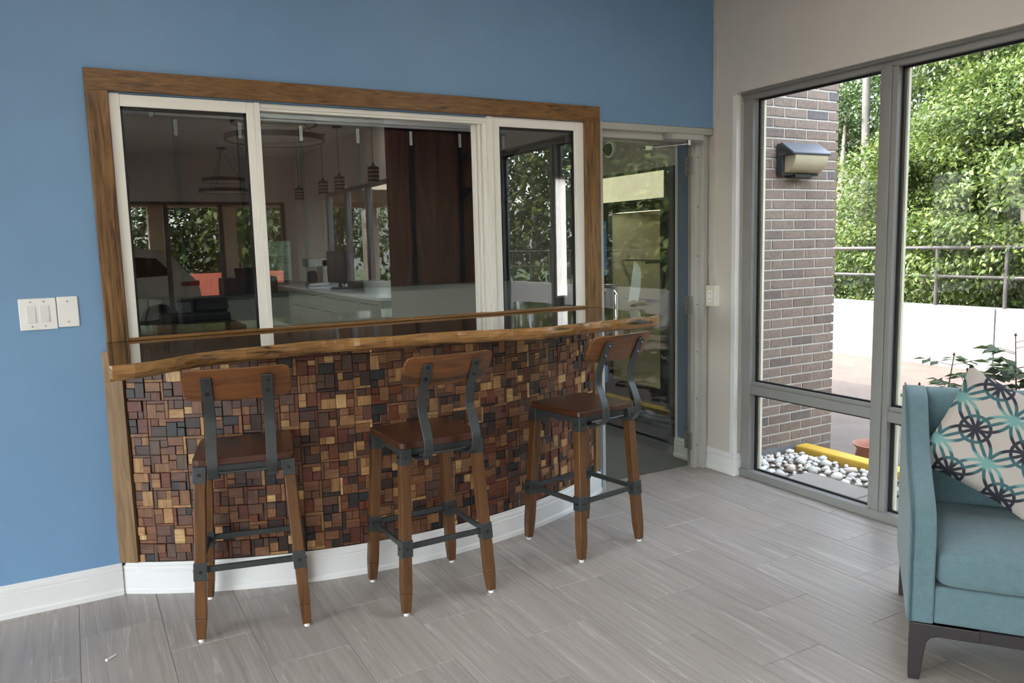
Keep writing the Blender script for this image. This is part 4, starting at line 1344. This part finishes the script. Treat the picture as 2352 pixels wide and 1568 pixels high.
BL(12.2, 5.9, -.4, 4.4, 1.2, 26000, 4, 'broadleaf tree partly hidden by the brick wall', M_LEAFD, leaf=.075)
BL(13.6, 4.2, -.4, 7.5, 1.7, 36000, 5, 'dark tall tree behind the pale pine trunks', M_LEAFD, leaf=.085)
BL(13.4, 1.0, -.4, 7.0, 1.8, 30000, 6, 'dark broadleaf tree deep behind the armchair side of the window', M_LEAFD, leaf=.085)
BL(16.0, 6.6, -.4, 8.5, 2.3, 20000, 7, 'big dark tree at the back of the woodland, farthest left', M_LEAFD, leaf=.15)
BL(16.5, 3.4, -.4, 8.5, 2.3, 20000, 8, 'big dark tree at the back of the woodland, centre', M_LEAFD, leaf=.15)
BL(16.0, .0, -.4, 8.5, 2.4, 18000, 9, 'big dark tree at the back of the woodland, farthest right', M_LEAFD, leaf=.15)
for k, (x, y, h, r, mt) in enumerate(((10.6, -1.2, 5, 1.4, 0), (11.4, -3.6, 6, 1.8, 1), (10.9, -6.2, 5, 1.7, 0), (13, -6, 8, 2.3, 1), (12, -9, 7, 2.2, 0), (13, -12.5, 8, 2.6, 1), (11.5, -15.5, 7, 2.2, 0), (14, -18.5, 9, 3, 1),
                                      (10, -21, 8, 2.6, 0), (6, -22.5, 7, 2.4, 0), (2.5, -21.5, 8, 2.4, 1), (-1.5, -23, 8, 2.8, 0), (4.4, -20, 6, 1.6, 0), (17, -9, 10, 3.4, 1), (18, -15, 10, 3.4, 1), (8.5, -26, 10, 3, 1), (.5, -26, 10, 3, 1))):
    BL(x, y, -.4, h, r, 10000, 30 + k, 'leafy tree reflected in the service window, standing behind the photographer', M_LEAFD if mt else M_LEAF, leaf=.19, cl=40)
def pine(x, y, h, r, seed, lab, tufts):
    t = thing('pine_tree', lab, 'tree', (x, y, -.4), group='pines beyond the parapet')
    b = MB()
    b.tube([(0, 0, 0), (.02, .01, h * .35), (-.02, .02, h * .7), (0, 0, h)], [r, r * .9, r * .75, r * .4], 10)
    g = np.random.default_rng(seed)
    Ps, Ds = [], []
    for (dx, dy, z) in tufts:
        b.tube([(0, 0, z - .25), (dx * .6, dy * .6, z - .08), (dx, dy, z)], [.02, .014, .008], 6)
        for q in range(5):
            c = np.array([dx, dy, z]) + g.normal(size=3) * .16
            d = unit(g.normal(size=(90, 3)) + np.array([0, 0, .35]))
            Ps.append(np.repeat(c[None], 90, 0))
            Ds.append(d)
    b.build('trunk', paint('pine_bark_%d' % seed, srgb(88, 83, 79), .9, .2, bumpy=.6, scale=30), t, True, smooth=True)
    P, D = np.concatenate(Ps), np.concatenate(Ds)
    L = g.uniform(.14, .24, len(P))
    V, F = leaves(P, D, unit(g.normal(size=P.shape)), L, np.full(len(P), .0045))
    o = bpy.data.objects.new('needles', np_mesh('needles', V, F, M_PINE))
    COL.objects.link(o)
    o.parent = t
    o['kind'] = 'stuff'
pine(11.6, 5.02, 8.5, .075, 3, 'slim pine with a pale trunk seen beside the brick wall', [(-.3, .35, 2.1), (-.4, .1, 2.5), (-.25, .5, 3.0), (.1, -.4, 3.4), (-.5, .4, 1.7)])
pine(11.3, 4.10, 8.5, .085, 4, 'slim pine with a pale trunk half hidden by leaves right of the mullion', [(.3, .3, 4.2), (-.3, -.3, 4.6)])
pine(9.9, -7.2, 9, .08, 5, 'bare pine trunk reflected in the right pane of the service window', [(.3, .3, 4.2), (-.3, -.3, 5.0)])
pine(10.4, -8.6, 9, .09, 6, 'second bare pine trunk reflected in the right pane of the service window', [(.3, .3, 4.0), (-.3, -.3, 4.8)])

t = thing('parapet_wall', 'sunlit white painted parapet wall along the far edge of the drive', 'wall', (9.1, -3, -.12))
for k in range(11):
    MB().box(9.0, 9.2, -18 + k * 2.42, -18 + (k + 1) * 2.42 - .012, -.14, .60).build('panel', M_STUCCO, t, bevel=.012)
t = thing('guard_rail', 'weathered steel pipe railing on top of the white parapet', 'railing', (9.1, -3, .6))
MB().tube([(9.08, -18, 1.285), (9.08, 9, 1.285)], .024, 10).build('top_rail', M_RAIL, t, smooth=True)
MB().tube([(9.08, -18, .945), (9.08, 9, .945)], .020, 10).build('mid_rail', M_RAIL, t, smooth=True)
pm = MB().tube([(0, 0, .58), (0, 0, 1.29)], .022, 10).mesh('post', M_RAIL, smooth=True)
for k in range(33):
    inst('post', pm, t, (9.08, 8.57 - k * .808, 0))

def rose(x, y, stems, seed, lab):
    t = thing('rose_bush', lab, 'plant', (x, y, -.06))
    g = np.random.default_rng(seed)
    b = MB()
    P, D, Nn, L = [], [], [], []
    heads = MB()
    for (dx, dy, h) in stems:
        pts = [Vector((0, 0, 0)), Vector((dx * .35, dy * .35, h * .4)), Vector((dx * .75, dy * .75, h * .75)), Vector((dx, dy, h))]
        b.tube(pts, [.006, .005, .004, .0025], 6)
        for q in range(int(8 + h * 13)):
            s = g.uniform(.25, .97)
            p = pts[0].lerp(pts[1], s * 3) if s < .333 else (pts[1].lerp(pts[2], s * 3 - 1) if s < .667 else pts[2].lerp(pts[3], s * 3 - 2))
            a = g.uniform(0, 6.28)
            tw = Vector((math.cos(a), math.sin(a), .25)) * g.uniform(.07, .13)
            b.tube([p, p + tw], [.002, .0012], 5)
            for (f, sd) in ((.55, 1), (.55, -1), (.85, 1), (.85, -1), (1.0, 0)):
                base = p + tw * f
                per = Vector((-math.sin(a), math.cos(a), 0)) * sd
                d = (per + tw.normalized() * (.5 if sd else 1) + Vector((0, 0, -.25))).normalized()
                P.append(base); D.append(d)
                Nn.append((Vector((0, 0, 1)) + Vector(g.normal(size=3)) * .35).normalized())
                L.append(g.uniform(.06, .095))
        heads.lathe([(.002, 0), (.006, .004), (.007, .010), (.003, .018)], 8, tuple(pts[3]))
    V, F = leaves(np.array(P), unit(np.array(D)), np.array(Nn), np.array(L), np.array(L) * .32)
    o = bpy.data.objects.new('leaves', np_mesh('leaves', V, F, M_ROSE))
    COL.objects.link(o)
    o.parent = t
    o['kind'] = 'stuff'
    b.build('stems', M_STEM, t, True, smooth=True)
    heads.build('hips', M_STEM, t, True, smooth=True)
rose(4.20, -1.00, [(.02, -.10, .84), (.05, -.16, .76), (-.05, .05, .66), (.08, .1, .60), (-.02, -.22, .62), (-.08, -.05, .5)], 5, 'rose bush with dark leaves showing left behind the armchair')
rose(4.18, -1.50, [(.0, .06, .98), (.04, .02, .86), (-.04, .14, .8), (.03, -.12, .85), (-.05, -.05, .6)], 9, 'taller rose bush at the right edge of the photo')
rose(4.16, -2.6, [(.0, .06, .8), (.04, .12, .7), (-.04, .14, .8), (.03, -.12, .85)], 12, 'rose bush outside the window behind the photographer')
# ------------------------------------------------------------------ the rest of the room and forecourt (seen in the window reflections)
def pendant(y, k):
    t = thing('pendant_lamp', 'dark banded pendant lamp near the window wall, ' + ('nearest', 'second', 'third', 'farthest')[k] + ' from the bar', 'pendant lamp', (3.13, y, 3.0), group='pendant lamps behind the photographer')
    MB().lathe([(.06, -.02), (.06, 0)], 20, (3.13, y, 3.0)).build('canopy', M_REGI, t)
    MB().tube([(3.13, y, 2.98), (3.13, y, 2.42)], .004, 6).build('cord', M_BLACK, t)
    MB().lathe([(.006, .06), (.02, .02), (.055, .0)], 20, (3.13, y, 2.37)).build('cap', M_REGI, t)
    for q in range(4):
        MB().lathe([(.066, 0), (.066, .032), (.062, .032), (.062, 0)], 24, (3.13, y, 2.20 + q * .045), cap=False).build('band', M_REGI, t, smooth=True)
    MB().lathe([(.055, 0), (.055, .165)], 20, (3.13, y, 2.20)).build('diffuser', M_IVORY, t)
for k, y in enumerate((-5.0, -6.3, -7.04, -8.33)):
    pendant(y, k)
def chandelier(x, y, z, r, lab):
    t = thing('ring_chandelier', lab, 'chandelier', (x, y, 3.0))
    for q, (dr, dz) in enumerate(((1, 0), (.86, .16))):
        MB().lathe([(r * dr, 0), (r * dr, .05), (r * dr - .02, .05), (r * dr - .02, 0), (r * dr, 0)], 48, (x, y, z + dz), cap=False).build('ring', M_REGI, t, smooth=True)
        MB().lathe([(r * dr - .021, .005), (r * dr - .021, .045), (r * dr - .03, .045), (r * dr - .03, .005)], 48, (x, y, z + dz), cap=False).build('diffuser', M_IVORY, t)
    for a in (0, 2.1, 4.2):
        MB().tube([(x + r * .9 * math.cos(a), y + r * .9 * math.sin(a), z + .05), (x, y, 2.98)], .003, 6).build('cable', M_BLACK, t)
    MB().lathe([(.07, -.02), (.07, 0)], 20, (x, y, 3.0)).build('canopy', M_REGI, t)
chandelier(1.85, -4.2, 2.50, .48, 'dark double ring chandelier hanging over the middle of the room')
chandelier(2.15, -9.0, 2.34, .36, 'dark double ring chandelier hanging near the back windows')
M_DOWN = emit('downlight_lens', (1.0, .95, .88), 48.0)
for k, (x, y) in enumerate(((.3, -1.6), (2.2, -1.6), (.3, -4.8), (3.0, -5.36), (-2.2, -1.9), (-2.2, -5), (.3, -8), (-2.2, -8))):
    t = thing('downlight', 'round white recessed ceiling downlight', 'downlight', (x, y, 2.99), group='recessed ceiling downlights')
    MB().lathe([(.075, 0), (.10, 0), (.10, .012), (.075, .012), (.075, 0)], 28, (x, y, 2.987), cap=False).build('trim_ring', M_PLATE, t)
    MB().lathe([(.075, 0), (.075, .006)], 24, (x, y, 2.993)).build('lens', M_DOWN, t)

# run of base cabinets with white worktop along the window wall
wk = MB().box(2.85, 3.48, -9.7, -4.2, .885, .92)
tag(wk.build('worktop', paint('white_worktop', srgb(226, 228, 228), .12, .01, bumpy=0), bevel=.003), 'long white worktop under the far windows', 'worktop')
M_CABG = paint('grey_cabinet', srgb(146, 144, 134), .4, .02, bumpy=0)
for k in range(7):
    y1 = -4.22 - k * .783
    t = thing('base_cabinet', 'grey base cabinet under the white worktop, number %s from the bar' % ('one', 'two', 'three', 'four', 'five', 'six', 'seven')[k], 'cabinet', (3.18, y1 - .39, 0), group='base cabinets under the far windows')
    MB().box(2.90, 3.47, y1 - .78, y1, .08, .884).box(2.96, 3.47, y1 - .78, y1, 0, .08).build('carcass', M_CABG, t)
    for (za, zb, nm) in ((.70, .872, 'drawer'), (.10, .69, 'cabinet_door')):
        d = MB().box(2.882, 2.90, y1 - .772, y1 - .008, za, zb).build(nm, M_CABG, t, bevel=.002)
        MB().box(2.866, 2.882, y1 - .68, y1 - .10, zb - .045, zb - .03).build('pull', M_CHROME, d)
tag(MB().box(2.98, 3.28, -5.7, -5.05, .92, 1.06).build('foil_box', M_CHROME, bevel=.004), 'shiny steel box lying on the white worktop', 'box')
t = thing('monitor', 'flat dark computer monitor standing on the white worktop', 'monitor', (3.15, -6.5, .92))
MB().box(3.08, 3.12, -6.9, -6.1, 1.0, 1.42).build('screen', M_REGI, t, bevel=.01)
MB().box(3.05, 3.22, -6.62, -6.38, .92, .94).box(3.12, 3.15, -6.53, -6.47, .94, 1.1).build('stand', M_REGI, t)
t = thing('coffee_maker', 'steel and black coffee maker on the white worktop', 'coffee maker', (3.1, -7.7, .92))
MB().box(3.0, 3.3, -7.85, -7.55, .92, .97).box(3.2, 3.3, -7.85, -7.55, .97, 1.3).box(3.0, 3.3, -7.85, -7.55, 1.2, 1.32).build('body', M_CHROME, t, bevel=.01)
MB().lathe([(.05, 0), (.075, .03), (.075, .12), (.05, .17)], 20, (3.09, -7.7, .97)).build('jug', M_REGI, t, smooth=True)

# covered forecourt with square columns, parked car and red fence
for k, x in enumerate((-1.6, 1.62, 3.02, 6.2)):
    t = thing('porch_column', 'square cream porch column outside the back windows, %s from the left' % ('first', 'second', 'third', 'fourth')[k], 'column', (x, -14, -.12), group='porch columns')
    MB().box(x - .15, x + .15, -14.15, -13.85, -.12, 2.42).build('shaft', M_CREAM, t, bevel=.008)
    MB().box(x - .19, x + .19, -14.19, -13.81, -.12, .05).build('plinth', M_CREAM, t, bevel=.008)
struct(MB().box(-4.5, 6.6, -14.4, YB - .12, 2.50, 2.85).box(-4.5, 6.6, -14.15, -13.85, 2.38, 2.5), 'porch_roof', M_CREAM)
t = thing('parked_car', 'white hatchback estate car parked under the porch', 'car', (-.2, -12.2, -.12))
body = dense([(2.02, .22), (2.06, .45), (2.05, .70), (1.98, .95), (1.80, 1.15), (1.58, 1.42), (1.40, 1.50), (.6, 1.56), (-.5, 1.53), (-1.25, 1.05), (-2.1, .92), (-2.4, .72), (-2.45, .40), (-2.35, .22)], 4)
MB().prism([(a, b) for a, b in body], -12.98, -11.42, 1).build('body', M_CAR, t, smooth=True, bevel=.09, seg=4)
for yy in (-11.425, -12.975):
    s = 1 if yy > -12 else -1
    wn_ = MB()
    wn_.prism([(1.62, 1.06), (1.35, 1.36), (.7, 1.42), (.66, 1.02)], min(yy, yy + s * .012), max(yy, yy + s * .012), 1).prism([(.60, 1.02), (.63, 1.42), (-.4, 1.40), (-1.0, 1.05), (-1.0, 1.0)], min(yy, yy + s * .012), max(yy, yy + s * .012), 1)
    wn_.build('side_window', M_CARGL, t)
    MB().hexa([(1.72, yy - .06, .86), (2.065, yy - .3 * s, .86), (2.065, yy - .3 * s, .93), (1.72, yy - .06, .93), (1.72, yy + s * .012, .86), (2.03, yy + s * .012, .86), (2.03, yy + s * .012, .95), (1.72, yy + s * .012, .93)]).build('tail_lamp', M_RED, t)
    for xx in (1.35, -1.55):
        wh = MB().tube([(xx, yy - s * .2, .22), (xx, yy + s * .01, .22)], .34, 28).build('wheel', M_BLACK, t)
        MB().tube([(xx, yy + s * .008, .22), (xx, yy + s * .02, .22)], .2, 20).build('hub', M_ZINC, wh)
MB().hexa([(1.84, -12.8, 1.10), (1.86, -12.8, 1.12), (1.86, -11.6, 1.12), (1.84, -11.6, 1.10), (1.60, -12.7, 1.40), (1.62, -12.7, 1.42), (1.62, -11.7, 1.42), (1.60, -11.7, 1.40)]).build('rear_window', M_CARGL, t)
t = thing('board_fence', 'red board fence across the far side of the forecourt', 'fence', (5, -17.5, -.12))
for k in range(15):
    MB().box(2.3 + k * .18, 2.475 + k * .18, -17.52, -17.5, -.12, .92).build('board', M_REDF, t)
tag(MB().tube([(.006, -.602, .0035), (.036, -.578, .0035)], .0035, 8).disc((.004, -.604, .0035), (-.6, -.5, 0), .006, .001, 8).build('dropped_screw', M_PLATE, smooth=True), 'small loose screw lying on the floor tiles at the left', 'screw')

t = thing('console_desk', 'black console desk standing in front of the back windows', 'desk', (2.2, -8.6, 0))
MB().box(1.35, 3.0, -8.9, -8.3, .74, .80).build('top', M_REGI, t, bevel=.004)
for x in (1.38, 2.94):
    MB().box(x - .02, x + .04, -8.88, -8.32, 0, .74).build('leg_panel', M_REGI, t)
MB().box(1.4, 2.95, -8.36, -8.33, .25, .74).build('modesty_panel', M_REGI, t)
t = thing('printer', 'bulky black printer on the console desk', 'printer', (2.35, -8.6, .80))
MB().box(1.95, 2.75, -8.85, -8.4, .80, 1.06).build('body', M_REGI, t, bevel=.02)
MB().hexa([(2.15, -8.5, 1.06), (2.55, -8.5, 1.06), (2.55, -8.6, 1.06), (2.15, -8.6, 1.06), (2.15, -8.62, 1.20), (2.55, -8.62, 1.20), (2.55, -8.64, 1.20), (2.15, -8.64, 1.20)]).build('paper_tray', M_REGI, t)

for k, (x, y, lab) in enumerate(((3.35, 1.9, 'added round fill lamp over the passage with the cooler'), (1.35, .95, 'added round fill lamp in the service room'))):  # ceiling lamps added to brighten the dim passage and service room
    t = thing('fill_lamp', lab, 'fill lamp', (x, y, 2.60))
    MB().lathe([(.15, 0), (.15, .03)], 28, (x, y, 2.59)).build('base', M_PLATE, t)
    MB().lathe([(.02, -.045), (.09, -.035), (.13, -.012), (.135, 0)], 28, (x, y, 2.59)).build('diffuser', emit('fill_lamp_glass_%d' % k, (1, .96, .88), (11.0, 13.0)[k]), t, smooth=True)
